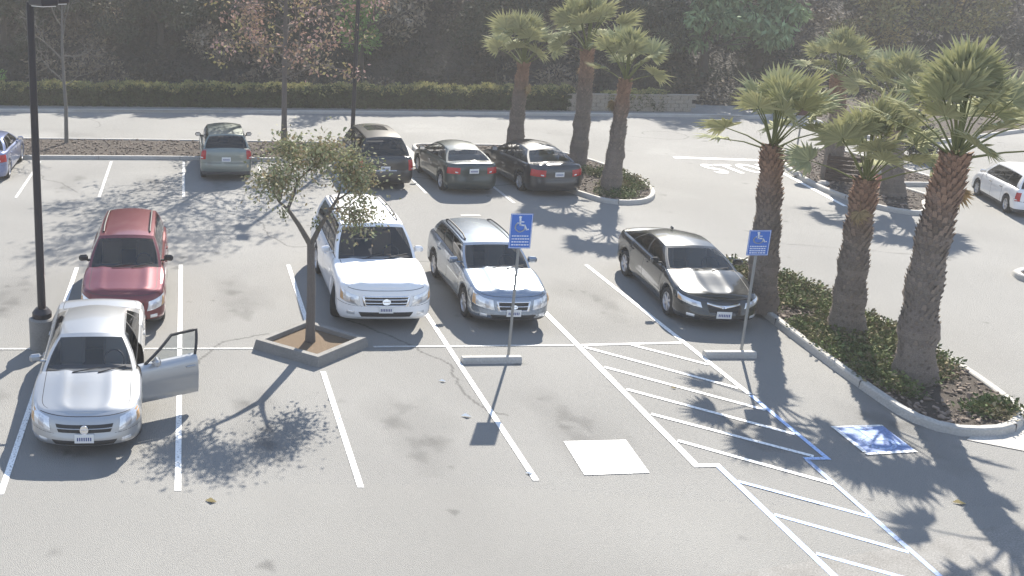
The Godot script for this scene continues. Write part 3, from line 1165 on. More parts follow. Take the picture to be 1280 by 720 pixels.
# a piece lying on the body skin, corners in (u, v), lifted by `up`
func on_skin(s: Shape, q: Array, up: float, m: MB, n := 6, k := 4) -> void:
	var P := []
	for i in n + 1:
		var row := []
		for j in k + 1:
			var a: Vector2 = Vector2(q[0][0], q[0][1]).lerp(Vector2(q[1][0], q[1][1]), float(i) / n)
			var b: Vector2 = Vector2(q[3][0], q[3][1]).lerp(Vector2(q[2][0], q[2][1]), float(i) / n)
			var c := a.lerp(b, float(j) / k)
			var p := s.at(c.x, c.y)
			var e := 0.004
			var du := s.at(c.x + e, c.y) - s.at(c.x - e, c.y)
			var dv := s.at(c.x, minf(c.y + 0.02, 1)) - s.at(c.x, maxf(c.y - 0.02, 0))
			var nn := du.cross(dv).normalized()
			if nn.dot(p - Vector3(0, 0.6, p.z * 0.5)) < 0:
				nn = -nn
			var edge := 1.0 if i > 0 and i < n and j > 0 and j < k else 0.25
			row.append(p + nn * up * edge)
		P.append(row)
	var us := range(n + 1)
	var vs := range(k + 1)
	var d := {"m": m}
	emit_grid(P, us, vs, func(_a, _b): return "m", d, s.at((q[0][0] + q[2][0]) / 2, 0.5) * Vector3(0.3, 0.6, 0.6))

var wheel_cache := {}
func add_wheel(root: Node3D, at: Vector3, r: float, w: float, sgn: float, turn := 0.0) -> void:
	var key := "%0.3f" % r
	if not wheel_cache.has(key):
		var t := MB.new()
		t.lathe(Vector3.ZERO, Vector3.RIGHT, [Vector2(r * 0.64, -w / 2), Vector2(r * 0.8, -w / 2 - 0.006), Vector2(r * 0.95, -w / 2 + 0.008), Vector2(r, -w / 2 + 0.04), Vector2(r, w / 2 - 0.04), Vector2(r * 0.95, w / 2 - 0.008), Vector2(r * 0.8, w / 2 + 0.006), Vector2(r * 0.66, w / 2), Vector2(r * 0.64, w / 2 - 0.03)], 28)
		var d := MB.new()
		d.lathe(Vector3.ZERO, Vector3.RIGHT, [Vector2(r * 0.66, w / 2 - 0.004), Vector2(r * 0.62, w / 2 - 0.004), Vector2(r * 0.58, w / 2 - 0.05), Vector2(r * 0.2, w / 2 - 0.065)], 28)
		for k in 6:
			var a := TAU * k / 6
			var dir := Vector3(0, cos(a), sin(a))
			d.box(dir * r * 0.36 + Vector3(w / 2 - 0.03, 0, 0), Vector3(0.03, r * 0.52, r * 0.17), 0.008, Basis(Vector3.RIGHT, dir, Vector3.RIGHT.cross(dir)))
		d.lathe(Vector3.ZERO, Vector3.RIGHT, [Vector2(r * 0.2, w / 2 - 0.07), Vector2(r * 0.2, w / 2 - 0.02), Vector2(r * 0.15, w / 2 - 0.008), Vector2(0.0, w / 2 - 0.005)], 16)
		var dk := MB.new()
		dk.lathe(Vector3.ZERO, Vector3.RIGHT, [Vector2(r * 0.63, w / 2 - 0.075), Vector2(0, w / 2 - 0.075)], 20)
		wheel_cache[key] = [t.mesh(), d.mesh(), dk.mesh()]
	var n := Node3D.new()
	var k := 0
	var want := "wheel"
	while root.has_node(want):
		k += 1
		want = "wheel_%03d" % k
	n.name = want
	root.add_child(n, true)
	n.position = at
	n.rotation.y = turn + (0.0 if sgn > 0 else PI)
	obj("tyre", wheel_cache[key][0], M.rubber, n)
	obj("rim", wheel_cache[key][1], M.alloy, n)
	obj("brake_disc", wheel_cache[key][2], M.black_trim, n)

func make_car(called: String, label: String, category: String, at: Vector3, turn: float, c: Dictionary) -> Node3D:
	var root := thing(called, label, category, at, turn, c.get("group", "cars parked in the lot"))
	var s := Shape.new()
	s.host = self
	s.L = c.L
	s.W = c.W / 2.0
	s.b0 = c.get("b0", 0.2)
	s.R = c.get("arch", c.wr + 0.055)
	s.wy = c.wr - 0.01
	s.axf = c.L / 2 - c.get("oh_f", 0.95)
	s.axr = s.axf - c.wb
	s.pf = c.get("pf", 2.5)
	s.pr = c.get("pr", 2.8)
	s.Lf = c.get("Lf", 0.62)
	s.Lr = c.get("Lr", 0.5)
	s.snub = c.get("snub", 1.0)
	s.T = []
	for k in c.T:
		s.T.append([c.L / 2 - k[0], k[1]])
	var body: Material = M[c.paint]
	var clad: Material = M[c.get("clad", c.paint)]
	var zc: float = c.L / 2 - c.cowl
	var zB: float = c.L / 2 - c.roof0
	var zC: float = c.L / 2 - c.roof1
	var zD: float = c.L / 2 - c.tail
	var ac := s.a_of(zc)
	var ar := s.a_of(zD)
	var doors: Array = []
	for z in c.doors:
		doors.append(s.a_of(c.L / 2 - z))
	var op: bool = c.get("open_door", false)
	# body skin
	var g := 0.0011
	var half := []
	for i in 13:
		half.append(0.2 * i / 12.0)
	for i in 25:
		half.append(0.2 + 0.6 * i / 24.0)
	for i in 13:
		half.append(0.8 + 0.2 * i / 12.0)
	for ax in [s.axf, s.axr]:
		for f in [0.9999, 0.97, 0.88, 0.72, 0.5, 0.25, 0.0]:
			for sg in [-1.0, 1.0]:
				half.append(s.a_of(ax + sg * f * s.R))
				if f > 0.99:
					half.append(s.a_of(ax + sg * 1.003 * s.R))
	for d in doors:
		half.append(d - g)
		half.append(d + g)
	half.append(ac)
	half.append(ar)
	half.sort()
	var hs := []
	for a in half:
		if hs.is_empty() or a - hs[-1] > 0.0002:
			hs.append(clampf(a, 0, 1))
	var us := []
	for i in range(hs.size() - 1, 0, -1):
		us.append(-hs[i])
	us.append(-0.00001)
	us.append(0.00001)
	for i in range(1, hs.size()):
		us.append(hs[i])
	var vs := [0.0, 0.05, 0.10, 0.145, 0.155, 0.2, 0.26, 0.34, 0.42, 0.50, 0.58, 0.66, 0.74, 0.80, 0.86, 0.90, 0.93, 0.96, 0.985, 1.0]
	var P := []
	for u in us:
		var row := []
		for v in vs:
			row.append(s.at(u, v))
		P.append(row)
	var out := {}
	var pick := func(u: float, v: float) -> String:
		var a := absf(u)
		if v < 0.15:
			return "clad"
		for d in doors:
			if absf(a - d) < g:
				return "seam"
		var side := "l" if u > 0 else "r"
		for k in doors.size() - 1:
			if a > doors[k] and a < doors[k + 1]:
				return "door%d%s" % [k, side]
		return "body"
	emit_grid(P, us, vs, pick, out, Vector3(0, 0.6, 0))
	# bonnet
	var crown: float = c.get("crown", 0.05)
	var xs := [-1.0, -0.96, -0.905, -0.89]
	for i in 35:
		xs.append(-0.85 + 1.7 * i / 34.0)
	xs.append_array([0.89, 0.905, 0.96, 1.0])
	var deck := func(a0: float, a1: float, key: String) -> void:
		var aa := []
		for a in hs:
			if a >= a0 - 0.0001 and a <= a1 + 0.0001:
				aa.append(a)
		var G := []
		for a in aa:
			var l := s.at(-maxf(a, 0.00001), 1.0)
			var r := s.at(maxf(a, 0.00001), 1.0)
			var row := []
			for x in xs:
				var p: Vector3 = l.lerp(r, (x + 1) / 2)
				p.y += crown * (1 - x * x) * clampf(r.x / s.W * 1.1, 0, 1)
				if key == "hood":
					p.y += c.get("ridge", 0.012) * 0.65 * exp(-pow((absf(x) - c.get("ridge_at", 0.45)) / 0.13, 2.0)) * smoothstep(0.06, 0.14, a)
				row.append(p)
			G.append(row)
		emit_grid(G, aa, xs, func(a: float, x: float) -> String: return "seam" if absf(absf(x) - 0.8975) < 0.006 and a > 0.11 and a < 0.9 else key, out, Vector3(0, -3, 0))
	deck.call(0.0, ac, "hood")
	deck.call(ar, 1.0, "trunk_lid" if c.get("sedan", true) else "body")
	# glasshouse
	var rw: float = c.roof_w / 2
	var H: float = c.H
	var roof_edge := func(sg: float, t: float) -> Vector3:
		return Vector3(sg * rw * (1.0 - 0.05 * t * t - 0.02 * (1 - t) * (1 - t)), H - 0.055 - c.get("arc", 0.05) * pow(2 * t - 0.85, 2.0), lerpf(zB, zC, t))
	var Q := func(sg: float, t: float, v: float) -> Vector3:
		var lo := s.at(sg * lerpf(ac, ar, t), 1.0)
		var hi: Vector3 = roof_edge.call(sg, t)
		var p := lo.lerp(hi, v)
		p.x += sg * 0.035 * sin(PI * v)
		return p
	var win: Array = c.windows
	var gv := [0.0, 0.035, 0.06, 0.2, 0.4, 0.6, 0.8, 0.90, 0.93, 1.0]
	for sg in [-1.0, 1.0]:
		var ts := [0.0, 1.0]
		for w in win:
			ts.append(w[0])
			ts.append(w[1])
			ts.append(lerpf(w[0], w[1], 0.33))
			ts.append(lerpf(w[0], w[1], 0.66))
		ts.sort()
		var G := []
		for t in ts:
			var row := []
			for v in gv:
				row.append(Q.call(sg, t, v))
			G.append(row)
		var sd := "l" if sg > 0 else "r"
		var pk := func(t: float, v: float) -> String:
			if v < 0.05:
				return "trim"
			for k in win.size():
				if t > win[k][0] and t < win[k][1] and v < 0.915:
					return "win%d%s" % [k, sd]
			if t > win[0][0] and t < win[-1][1] and v < 0.915:
				return "trim" if c.get("dark_pillars", true) else "roof"
			return "roof"
		emit_grid(G, ts, gv, pk, out, Vector3(0, 0.9, 0))
	var bow_f: float = c.get("bow_f", 0.16)
	var bow_t := 0.09
	var bow_r: float = c.get("bow_r", 0.12)
	var rc: float = c.get("roof_crown", 0.055)
	var wx := [-1.0, -0.93, -0.915, -0.6, -0.3, 0.0, 0.3, 0.6, 0.915, 0.93, 1.0]
	for end in 2:
		var G := []
		for x in wx:
			var row := []
			for v in gv:
				var l: Vector3 = Q.call(-1.0, float(end), v)
				var r: Vector3 = Q.call(1.0, float(end), v)
				var p := l.lerp(r, (x + 1) / 2)
				var k: float = 1 - x * x
				p.z += k * (lerpf(bow_f, bow_t, v) if end == 0 else -lerpf(bow_r, 0.05, v))
				p.y += k * lerpf(crown - 0.03, rc, v)
				row.append(p)
			G.append(row)
		var nm := "windshield" if end == 0 else "rear_window"
		emit_grid(G, wx, gv, func(x: float, v: float) -> String:
			if absf(x) < 0.915 and v > 0.05 and v < 0.91:
				return nm
			return "trim" if absf(x) < 0.93 and v < 0.915 else "roof", out, Vector3(0, 0.7, 0))
	var G2 := []
	var rt := []
	for i in 11:
		rt.append(i / 10.0)
	for x in wx:
		var row := []
		for t in rt:
			var l: Vector3 = roof_edge.call(-1.0, t)
			var r: Vector3 = roof_edge.call(1.0, t)
			var p := l.lerp(r, (x + 1) / 2)
			var k: float = 1 - x * x
			p.y += rc * k
			p.z += k * (bow_t * (1 - t) * (1 - t) - 0.05 * t * t)
			row.append(p)
		G2.append(row)
	var sunroof: bool = c.get("sunroof", false)
	emit_grid(G2, wx, rt, func(x: float, t: float) -> String: return "sunroof" if sunroof and absf(x) < 0.6 and t > 0.2 and t < 0.6 else "roof", out, Vector3(0, -2, 0))
	# cabin
	var cab := MB.new()
	var floor_y: float = keyed(s.T, 0.0) - 0.42
	var kk := 8
	for sg in [-1.0, 1.0]:
		for i in kk:
			var p := s.at(sg * lerpf(ac, ar, float(i) / kk), 1.0)
			var q := s.at(sg * lerpf(ac, ar, float(i + 1) / kk), 1.0)
			cab.quad(p, q, Vector3(q.x * 0.88, floor_y, q.z), Vector3(p.x * 0.88, floor_y, p.z), Vector3(-sg, 0, 0))
	cab.quad(Vector3(-s.W, floor_y, zc), Vector3(s.W, floor_y, zc), Vector3(s.W, floor_y, zD), Vector3(-s.W, floor_y, zD), Vector3.UP)
	var ty: float = keyed(s.T, zc)
	cab.box(Vector3(0, ty - 0.13, zc - 0.16), Vector3(s.W * 1.72, 0.2, 0.5), 0.06)
	obj("cabin_lining", cab, M.grey_trim, root)
	var cloth: Material = M[c.get("cloth", "seat_cloth")]
	for sx in [-1.0, 1.0]:
		var st := MB.new()
		var zs: float = lerpf(zB, zC, 0.36)
		var by: float = keyed(s.T, zs) - 0.15
		var tilt := Basis(Vector3.RIGHT, -0.25)
		st.box(Vector3(sx * s.W * 0.44, by, zs), Vector3(0.46, 0.62, 0.14), 0.05, tilt)
		st.box(Vector3(sx * s.W * 0.44, by - 0.28, zs + 0.28), Vector3(0.46, 0.14, 0.46), 0.05)
		st.box(Vector3(sx * s.W * 0.44, by + 0.42, zs - 0.09), Vector3(0.25, 0.17, 0.10), 0.04, tilt)
		obj("front_seat", st, cloth, root)
	var rb := MB.new()
	var zr: float = lerpf(zB, zC, 0.85)
	rb.box(Vector3(0, keyed(s.T, zr) - 0.15, zr), Vector3(s.W * 1.45, 0.55, 0.15), 0.05, Basis(Vector3.RIGHT, -0.3))
	for sx in [-1.0, 1.0]:
		rb.box(Vector3(sx * s.W * 0.4, keyed(s.T, zr) + 0.2, zr - 0.08), Vector3(0.25, 0.14, 0.10), 0.04)
	obj("rear_seat", rb, cloth, root)
	var sw := MB.new()
	var swc := Vector3(s.W * 0.44, ty - 0.02, zc - 0.5)
	var ring := []
	var rr := []
	for i in 17:
		var a := TAU * i / 16
		ring.append(swc + Vector3(cos(a) * 0.18, sin(a) * 0.17, -sin(a) * 0.08))
		rr.append(0.016)
	sw.tube(ring, rr, 6, false)
	obj("steering_wheel", sw, M.black_trim, root)
	# underside
	var ub := MB.new()
	ub.box(Vector3(0, s.b0 + 0.16, 0), Vector3(s.W * 1.35, 0.2, s.L - 0.7), 0.04)
	ub.box(Vector3(0, s.b0 + 0.3, (s.axf + s.axr) / 2), Vector3(s.W * 1.8, 0.25, (s.axf - s.axr) - 2 * s.R - 0.05), 0.04)
	obj("underbody", ub, M.black_trim, root)
	for ax in [s.axf, s.axr]:
		for sg in [-1.0, 1.0]:
			add_wheel(root, Vector3(sg * (s.W - 0.125), c.wr, ax), c.wr, 0.21, sg, c.get("steer", 0.0) if ax == s.axf else 0.0)
	# commit skin pieces
	var body_node := obj("body", out["body"], body, root)
	if out.has("clad"):
		obj("lower_trim", out["clad"], clad, root)
	if out.has("seam"):
		obj("panel_gaps", out["seam"], M.black_trim, body_node).set_meta("kind", "stuff")
	if out.has("trim"):
		obj("window_trim", out["trim"], M.black_trim, root)
	obj("hood", out["hood"], body, root)
	if out.has("trunk_lid"):
		obj("trunk_lid", out["trunk_lid"], body, root)
	obj("roof", out["roof"], body, root)
	if out.has("sunroof"):
		obj("sunroof", out["sunroof"], M.dark_glass, root)
	obj("windshield", out["windshield"], M[c.get("front_glass", "glass")], root)
	obj("rear_window", out["rear_window"], M[c.get("back_glass", "dark_glass")], root)
	var names := ["front_side_window", "rear_side_window", "quarter_window"]
	for sd in ["l", "r"]:
		for k in win.size():
			var key := "win%d%s" % [k, sd]
			if op and k == 0 and sd == "l":
				continue
			if out.has(key):
				obj(names[mini(k, 2)], out[key], M[c.get("side_glass", "dark_glass")], root)
		for k in doors.size() - 1:
			if op and k == 0 and sd == "l":
				continue
			var key := "door%d%s" % [k, sd]
			if not out.has(key):
				continue
			var dn := obj("front_door" if k == 0 else "rear_door", out[key], body, root)
			var hm := MB.new()
			var sg := 1.0 if sd == "l" else -1.0
			var ha: float = lerpf(doors[k], doors[k + 1], 0.86)
			var hp := s.at(sg * ha, 0.80)
			hm.box(hp + Vector3(sg * 0.012, 0, 0), Vector3(0.03, 0.03, 0.19), 0.01)
			obj("handle", hm, M[c.get("handle", c.paint)], dn)
	if op:
		open_door(root, s, c, doors, out, Q)
	# mirrors
	for sg in [-1.0, 1.0]:
		var ma: float = lerpf(ac, ar, 0.13)
		var mp := s.at(sg * ma, 1.0)
		var mm := MB.new()
		mm.box(mp + Vector3(sg * 0.16, 0.085, 0.0), Vector3(0.21, 0.14, 0.10), 0.04, Basis(Vector3.UP, -sg * 0.25))
		mm.box(mp + Vector3(sg * 0.04, 0.03, 0.0), Vector3(0.12, 0.04, 0.06), 0.015)
		var mn := obj("side_mirror", mm, M[c.get("mirror", c.paint)], root)
		var gm := MB.new()
		gm.box(mp + Vector3(sg * 0.165, 0.085, -0.056), Vector3(0.16, 0.10, 0.006), 0.002, Basis(Vector3.UP, -sg * 0.25))
		obj("mirror_glass", gm, M.chrome, mn)
		if op and sg > 0:
			var hg := s.at(doors[0], 0.5) - Vector3(0.02, 0, 0)
			mn.transform = Transform3D(Basis(), hg) * Transform3D(Basis(Vector3.UP, deg_to_rad(-c.get("door_angle", 62.0))), Vector3.ZERO) * Transform3D(Basis(), -hg)
	# front face
	var fu := func(f: float) -> float: return s.front_u(f)
	var hl: Array = c.get("headlight", [0.50, 0.93, 0.60, 0.84])
	for sg in [-1.0, 1.0]:
		var m := MB.new()
		on_skin(s, [[fu.call(sg * hl[0]), hl[2]], [fu.call(sg * hl[1]), hl[2] + 0.08], [fu.call(sg * (hl[1] + 0.02)), hl[3] + 0.04], [fu.call(sg * (hl[0] + 0.05)), hl[3] - 0.04]], 0.016, m)
		var hn := obj("headlight", m, M.lamp_clear, root)
		var m2 := MB.new()
		on_skin(s, [[fu.call(sg * (hl[0] + 0.10)), hl[2] + 0.04], [fu.call(sg * (hl[0] + 0.25)), hl[2] + 0.06], [fu.call(sg * (hl[0] + 0.25)), hl[3] - 0.05], [fu.call(sg * (hl[0] + 0.12)), hl[3] - 0.07]], 0.024, m2, 4, 3)
		obj("reflector", m2, M.alloy, hn)
		var m3 := MB.new()
		on_skin(s, [[fu.call(sg * (hl[1] - 0.07)), hl[2] + 0.07], [fu.call(sg * (hl[1])), hl[2] + 0.09], [fu.call(sg * (hl[1] + 0.01)), hl[3]], [fu.call(sg * (hl[1] - 0.06)), hl[3] - 0.02]], 0.026, m3, 3, 3)
		obj("turn_signal", m3, M.amber, hn)
		var fm := MB.new()
		on_skin(s, [[fu.call(sg * 0.66), 0.20], [fu.call(sg * 0.82), 0.20], [fu.call(sg * 0.82), 0.32], [fu.call(sg * 0.66), 0.32]], 0.01, fm, 3, 2)
		obj("fog_light", fm, M.lamp_clear, root)
	var gr: Array = c.get("grille", [0.40, 0.60, 0.80])
	var gm2 := MB.new()
	on_skin(s, [[fu.call(-gr[0] + 0.06), gr[1]], [fu.call(gr[0] - 0.06), gr[1]], [fu.call(gr[0]), gr[2]], [fu.call(-gr[0]), gr[2]]], 0.010, gm2, 12, 3)
	var gn := obj("grille", gm2, M.black_trim, root)
	var bm := MB.new()
	var bars: int = c.get("bars", 2)
	for k in bars:
		var v: float = lerpf(gr[1], gr[2], (k + 0.7) / (bars + 0.4))
		on_skin(s, [[fu.call(-gr[0] + 0.02), v - 0.018], [fu.call(gr[0] - 0.02), v - 0.018], [fu.call(gr[0] - 0.02), v + 0.018], [fu.call(-gr[0] + 0.02), v + 0.018]], 0.026, bm, 12, 2)
	obj("grille_bar", bm, M.chrome if c.get("chrome_bars", true) else body, gn)
	var em := MB.new()
	var gc := s.at(0.00001, (gr[1] + gr[2]) / 2)
	var tip := s.at(0.00001, 0.5).z
	var es: float = c.get("emblem", 0.06)
	if es > 0.0:
		em.lathe(Vector3.ZERO, Vector3(0, 0, 1), [Vector2(es, 0), Vector2(es * 0.92, 0.014), Vector2(es * 0.72, 0.014), Vector2(es * 0.68, 0.004), Vector2(0, 0.004)], 18)
		var eo := obj("emblem", em, M.chrome, gn)
		eo.position = Vector3(0, gc.y, gc.z + 0.03)
		eo.rotation.x = -0.2
		eo.scale.x = c.get("emblem_wide", 1.0)
		em = MB.new()
		em.box(Vector3(0, gc.y, gc.z + 0.038), Vector3(es * 1.8 * c.get("emblem_wide", 1.0), es * 0.3, 0.012), 0.003)
		obj("emblem_bar", em, M.chrome, gn)
	# trim round the grille, gap under the hood's edge and above the bumper
	if c.get("surround", false):
		var sm := MB.new()
		on_skin(s, [[fu.call(-gr[0] - 0.03), gr[2] - 0.01], [fu.call(gr[0] + 0.03), gr[2] - 0.01], [fu.call(gr[0] + 0.03), gr[2] + 0.035], [fu.call(-gr[0] - 0.03), gr[2] + 0.035]], 0.03, sm, 12, 2)
		on_skin(s, [[fu.call(-gr[0] + 0.04), gr[1] - 0.035], [fu.call(gr[0] - 0.04), gr[1] - 0.035], [fu.call(gr[0] - 0.04), gr[1] + 0.005], [fu.call(-gr[0] + 0.04), gr[1] + 0.005]], 0.03, sm, 12, 2)
		for sg in [-1.0, 1.0]:
			on_skin(s, [[fu.call(sg * (gr[0] - 0.06)), gr[1] - 0.03], [fu.call(sg * (gr[0] - 0.01)), gr[1] - 0.03], [fu.call(sg * (gr[0] + 0.04)), gr[2] + 0.03], [fu.call(sg * (gr[0] - 0.01)), gr[2] + 0.03]], 0.03, sm, 2, 4)
		obj("grille_surround", sm, M.chrome, gn).set_meta("kind", "stuff")
	if c.get("shield", false):
		var sm := MB.new()
		for sg in [-1.0, 1.0]:
			on_skin(s, [[fu.call(sg * 0.001), gr[2] - 0.15], [fu.call(sg * gr[0]), gr[2] + 0.0], [fu.call(sg * gr[0]), gr[2] + 0.06], [fu.call(sg * 0.001), gr[2] - 0.02]], 0.03, sm, 8, 2)
		obj("grille_shield", sm, M.chrome, gn)
	var hm3 := MB.new()
	for k in 2:
		var sg := -1.0 if k == 0 else 1.0
		on_skin(s, [[fu.call(sg * 0.0001), 0.962], [fu.call(sg * 0.86), 0.962], [fu.call(sg * 0.86), 0.97], [fu.call(sg * 0.0001), 0.97]], 0.003, hm3, 10, 1)
		on_skin(s, [[fu.call(sg * (gr[0] + 0.02)), 0.50], [fu.call(sg * 0.995), 0.50], [fu.call(sg * 0.995), 0.512], [fu.call(sg * (gr[0] + 0.02)), 0.512]], 0.003, hm3, 8, 1)
	obj("nose_gaps", hm3, M.black_trim, body_node).set_meta("kind", "stuff")
	var im := MB.new()
	on_skin(s, [[fu.call(-0.52), 0.13], [fu.call(0.52), 0.13], [fu.call(0.58), 0.31], [fu.call(-0.58), 0.31]], 0.008, im, 12, 3)
	obj("lower_intake", im, M.black_trim, root)
	number_plate(root, Vector3(0, s.at(0.00001, 0.40).y, s.at(0.00001, 0.40).z + 0.014), 0.0)
	# rear face
	var ru := func(f: float) -> float: return s.rear_u(f)
	var tl: Array = c.get("taillight", [0.62, 0.97, 0.56, 0.84])
	for sg in [-1.0, 1.0]:
		var m := MB.new()
		on_skin(s, [[ru.call(sg * tl[0]), tl[2]], [ru.call(sg * tl[1]), tl[2]], [ru.call(sg * tl[1]), tl[3]], [ru.call(sg * tl[0]), tl[3]]], 0.014, m)
		var tn := obj("taillight", m, M.lamp_red, root)
		var m2 := MB.new()
		on_skin(s, [[ru.call(sg * (tl[0] + 0.06)), tl[2] + 0.03], [ru.call(sg * (tl[0] + 0.2)), tl[2] + 0.03], [ru.call(sg * (tl[0] + 0.2)), tl[2] + 0.11], [ru.call(sg * (tl[0] + 0.06)), tl[2] + 0.11]], 0.022, m2, 3, 2)
		obj("reversing_lamp", m2, M.lamp_clear, tn)
	var pv: float = c.get("rear_plate", 0.66)
	number_plate(root, Vector3(0, s.at(0.99999, pv).y, s.at(0.99999, pv).z - 0.016), PI)
	var bmp := MB.new()
	on_skin(s, [[ru.call(-0.9), 0.47], [-0.79, 0.47], [-0.79, 0.49], [ru.call(-0.9), 0.49]], 0.003, bmp, 3, 1)
	on_skin(s, [[ru.call(0.9), 0.47], [0.79, 0.47], [0.79, 0.49], [ru.call(0.9), 0.49]], 0.003, bmp, 3, 1)
	for f in 10:
		on_skin(s, [[ru.call(lerpf(-0.9, 0.9, f / 10.0)) if f != 5 else -0.99999, 0.47], [ru.call(lerpf(-0.9, 0.9, (f + 1) / 10.0)) if f != 4 else -0.99999, 0.47], [ru.call(lerpf(-0.9, 0.9, (f + 1) / 10.0)) if f != 4 else -0.99999, 0.49], [ru.call(lerpf(-0.9, 0.9, f / 10.0)) if f != 5 else -0.99999, 0.49]] if f != 5 else [[0.99999, 0.47], [ru.call(0.09), 0.47], [ru.call(0.09), 0.49], [0.99999, 0.49]], 0.003, bmp, 2, 1)
	obj("bumper_gap", bmp, M.black_trim, body_node).set_meta("kind", "stuff")
	# roof rails, wipers, aerial
	if c.get("rails", false):
		for sg in [-1.0, 1.0]:
			var pts := []
			var rad := []
			for i in 9:
				var t := lerpf(0.08, 0.94, i / 8.0)
				var p: Vector3 = roof_edge.call(sg, t)
				pts.append(p + Vector3(-sg * 0.09, 0.035 + (0.05 if i > 0 and i < 8 else 0.0), 0))
				rad.append(0.02)
			var m := MB.new()
			m.tube(pts, rad, 8)
			obj("roof_rail", m, M[c.get("rail_mat", "black_trim")], root)
	if c.get("crossbars", false):
		for t in [0.3, 0.75]:
			var l: Vector3 = roof_edge.call(-1.0, t)
			var r: Vector3 = roof_edge.call(1.0, t)
			var m := MB.new()
			m.tube([l + Vector3(0.1, 0.09, 0), r + Vector3(-0.1, 0.09, 0)], [0.018, 0.018], 8)
			obj("roof_crossbar", m, M.black_trim, root)
	for k in 2:
		var m := MB.new()
		var x0 := -0.35 + 0.55 * k
		var wl := func(x: float, v: float) -> Vector3:
			var l: Vector3 = Q.call(-1.0, 0.0, v)
			var r: Vector3 = Q.call(1.0, 0.0, v)
			var p := l.lerp(r, (x + 1) / 2)
			p.z += (1 - x * x) * lerpf(bow_f, bow_t, v) + 0.02
			p.y += (1 - x * x) * lerpf(crown - 0.03, rc, v) + 0.012
			return p
		m.tube([wl.call(x0, 0.03), wl.call(x0 + 0.3, 0.10), wl.call(x0 + 0.6, 0.15)], [0.012, 0.01, 0.008], 5)
		obj("wiper", m, M.black_trim, root)
	if c.get("badge", false):
		var m := MB.new()
		m.box(Vector3(0, H + 0.03, zC + 0.2), Vector3(0.05, 0.07, 0.12), 0.02)
		obj("aerial", m, body, root)
	if c.has("spare_tint"):
		var m := MB.new()
		var w := s.W * 0.8
		m.box(Vector3(0, s.at(0.99999, 0.5).y, s.at(0.99999, 0.55).z - 0.02), Vector3(w, 0.03, 0.03), 0.01)
		obj("tailgate_strip", m, M.chrome, root)
	return root

func number_plate(root: Node3D, at: Vector3, turn: float) -> void:
	var m := MB.new()
	m.box(Vector3.ZERO, Vector3(0.31, 0.155, 0.012), 0.004)
	var p := obj("number_plate", m, M.plate, root)
	p.position = at
	p.rotation.y = turn
	m = MB.new()
	for k in 7:
		m.box(Vector3(-0.105 + k * 0.035, -0.008, 0.007), Vector3(0.02, 0.06, 0.003))
	obj("plate_characters", m, M.plate_ink, p)

func open_door(root: Node3D, s: Shape, c: Dictionary, doors: Array, out: Dictionary, Q: Callable) -> void:
	var hinge := s.at(doors[0], 0.5)
	hinge.x -= 0.02
	var rot := Basis(Vector3.UP, deg_to_rad(-c.get("door_angle", 62.0)))
	var swing := func(m: MB, dx: float) -> MB:
		var r := MB.new()
		for i in m.v.size():
			r.v.append(hinge + rot * (m.v[i] + Vector3(dx, 0, 0) - hinge))
			r.n.append(rot * m.n[i])
			r.c.append(m.c[i])
		return r
	var dn := obj("front_door", swing.call(out["door0l"], 0.0), M[c.paint], root)
	dn.set_meta("label", "driver's door standing wide open")
	obj("door_lining", swing.call(out["door0l"], -0.09), M.grey_trim, dn)
	# edges
	var em := MB.new()
	for d in [doors[0] + 0.002, doors[1] - 0.002]:
		for k in 8:
			var p := s.at(d, 0.16 + 0.84 * k / 8.0)
			var q := s.at(d, 0.16 + 0.84 * (k + 1) / 8.0)
			em.quad(p, q, q - Vector3(0.09, 0, 0), p - Vector3(0.09, 0, 0))
	for k in 8:
		for v in [0.155, 1.0]:
			var p := s.at(lerpf(doors[0], doors[1], k / 8.0), v)
			var q := s.at(lerpf(doors[0], doors[1], (k + 1) / 8.0), v)
			em.quad(p, q, q - Vector3(0.09, 0, 0), p - Vector3(0.09, 0, 0))
	obj("door_edge", swing.call(em, 0.0), M[c.paint], dn)
	# window frame and pane
	var t0: float = c.windows[0][0]
	var t1: float = c.windows[0][1]
	var fm := MB.new()
	var rimpts := []
	for k in 7:
		rimpts.append(Q.call(1.0, t0, k / 6.0 * 0.93))
	for k in 7:
		rimpts.append(Q.call(1.0, lerpf(t0, t1, (k + 1) / 7.0), 0.93))
	for k in range(5, -1, -1):
		rimpts.append(Q.call(1.0, t1, k / 6.0 * 0.93))
	var rr := []
	for p in rimpts:
		rr.append(0.028)
	fm.tube(rimpts, rr, 6)
	obj("window_frame", swing.call(fm, -0.02), M.black_trim, dn)
	obj("window_pane", swing.call(out["win0l"], -0.02), M.clear_glass, dn)
	var hm := MB.new()
	var ha: float = lerpf(doors[0], doors[1], 0.86)
	var hp := s.at(ha, 0.80)
	hm.box(hp + Vector3(0.012, 0, 0), Vector3(0.03, 0.03, 0.19), 0.01)
	obj("handle", swing.call(hm, 0.0), M[c.paint], dn)

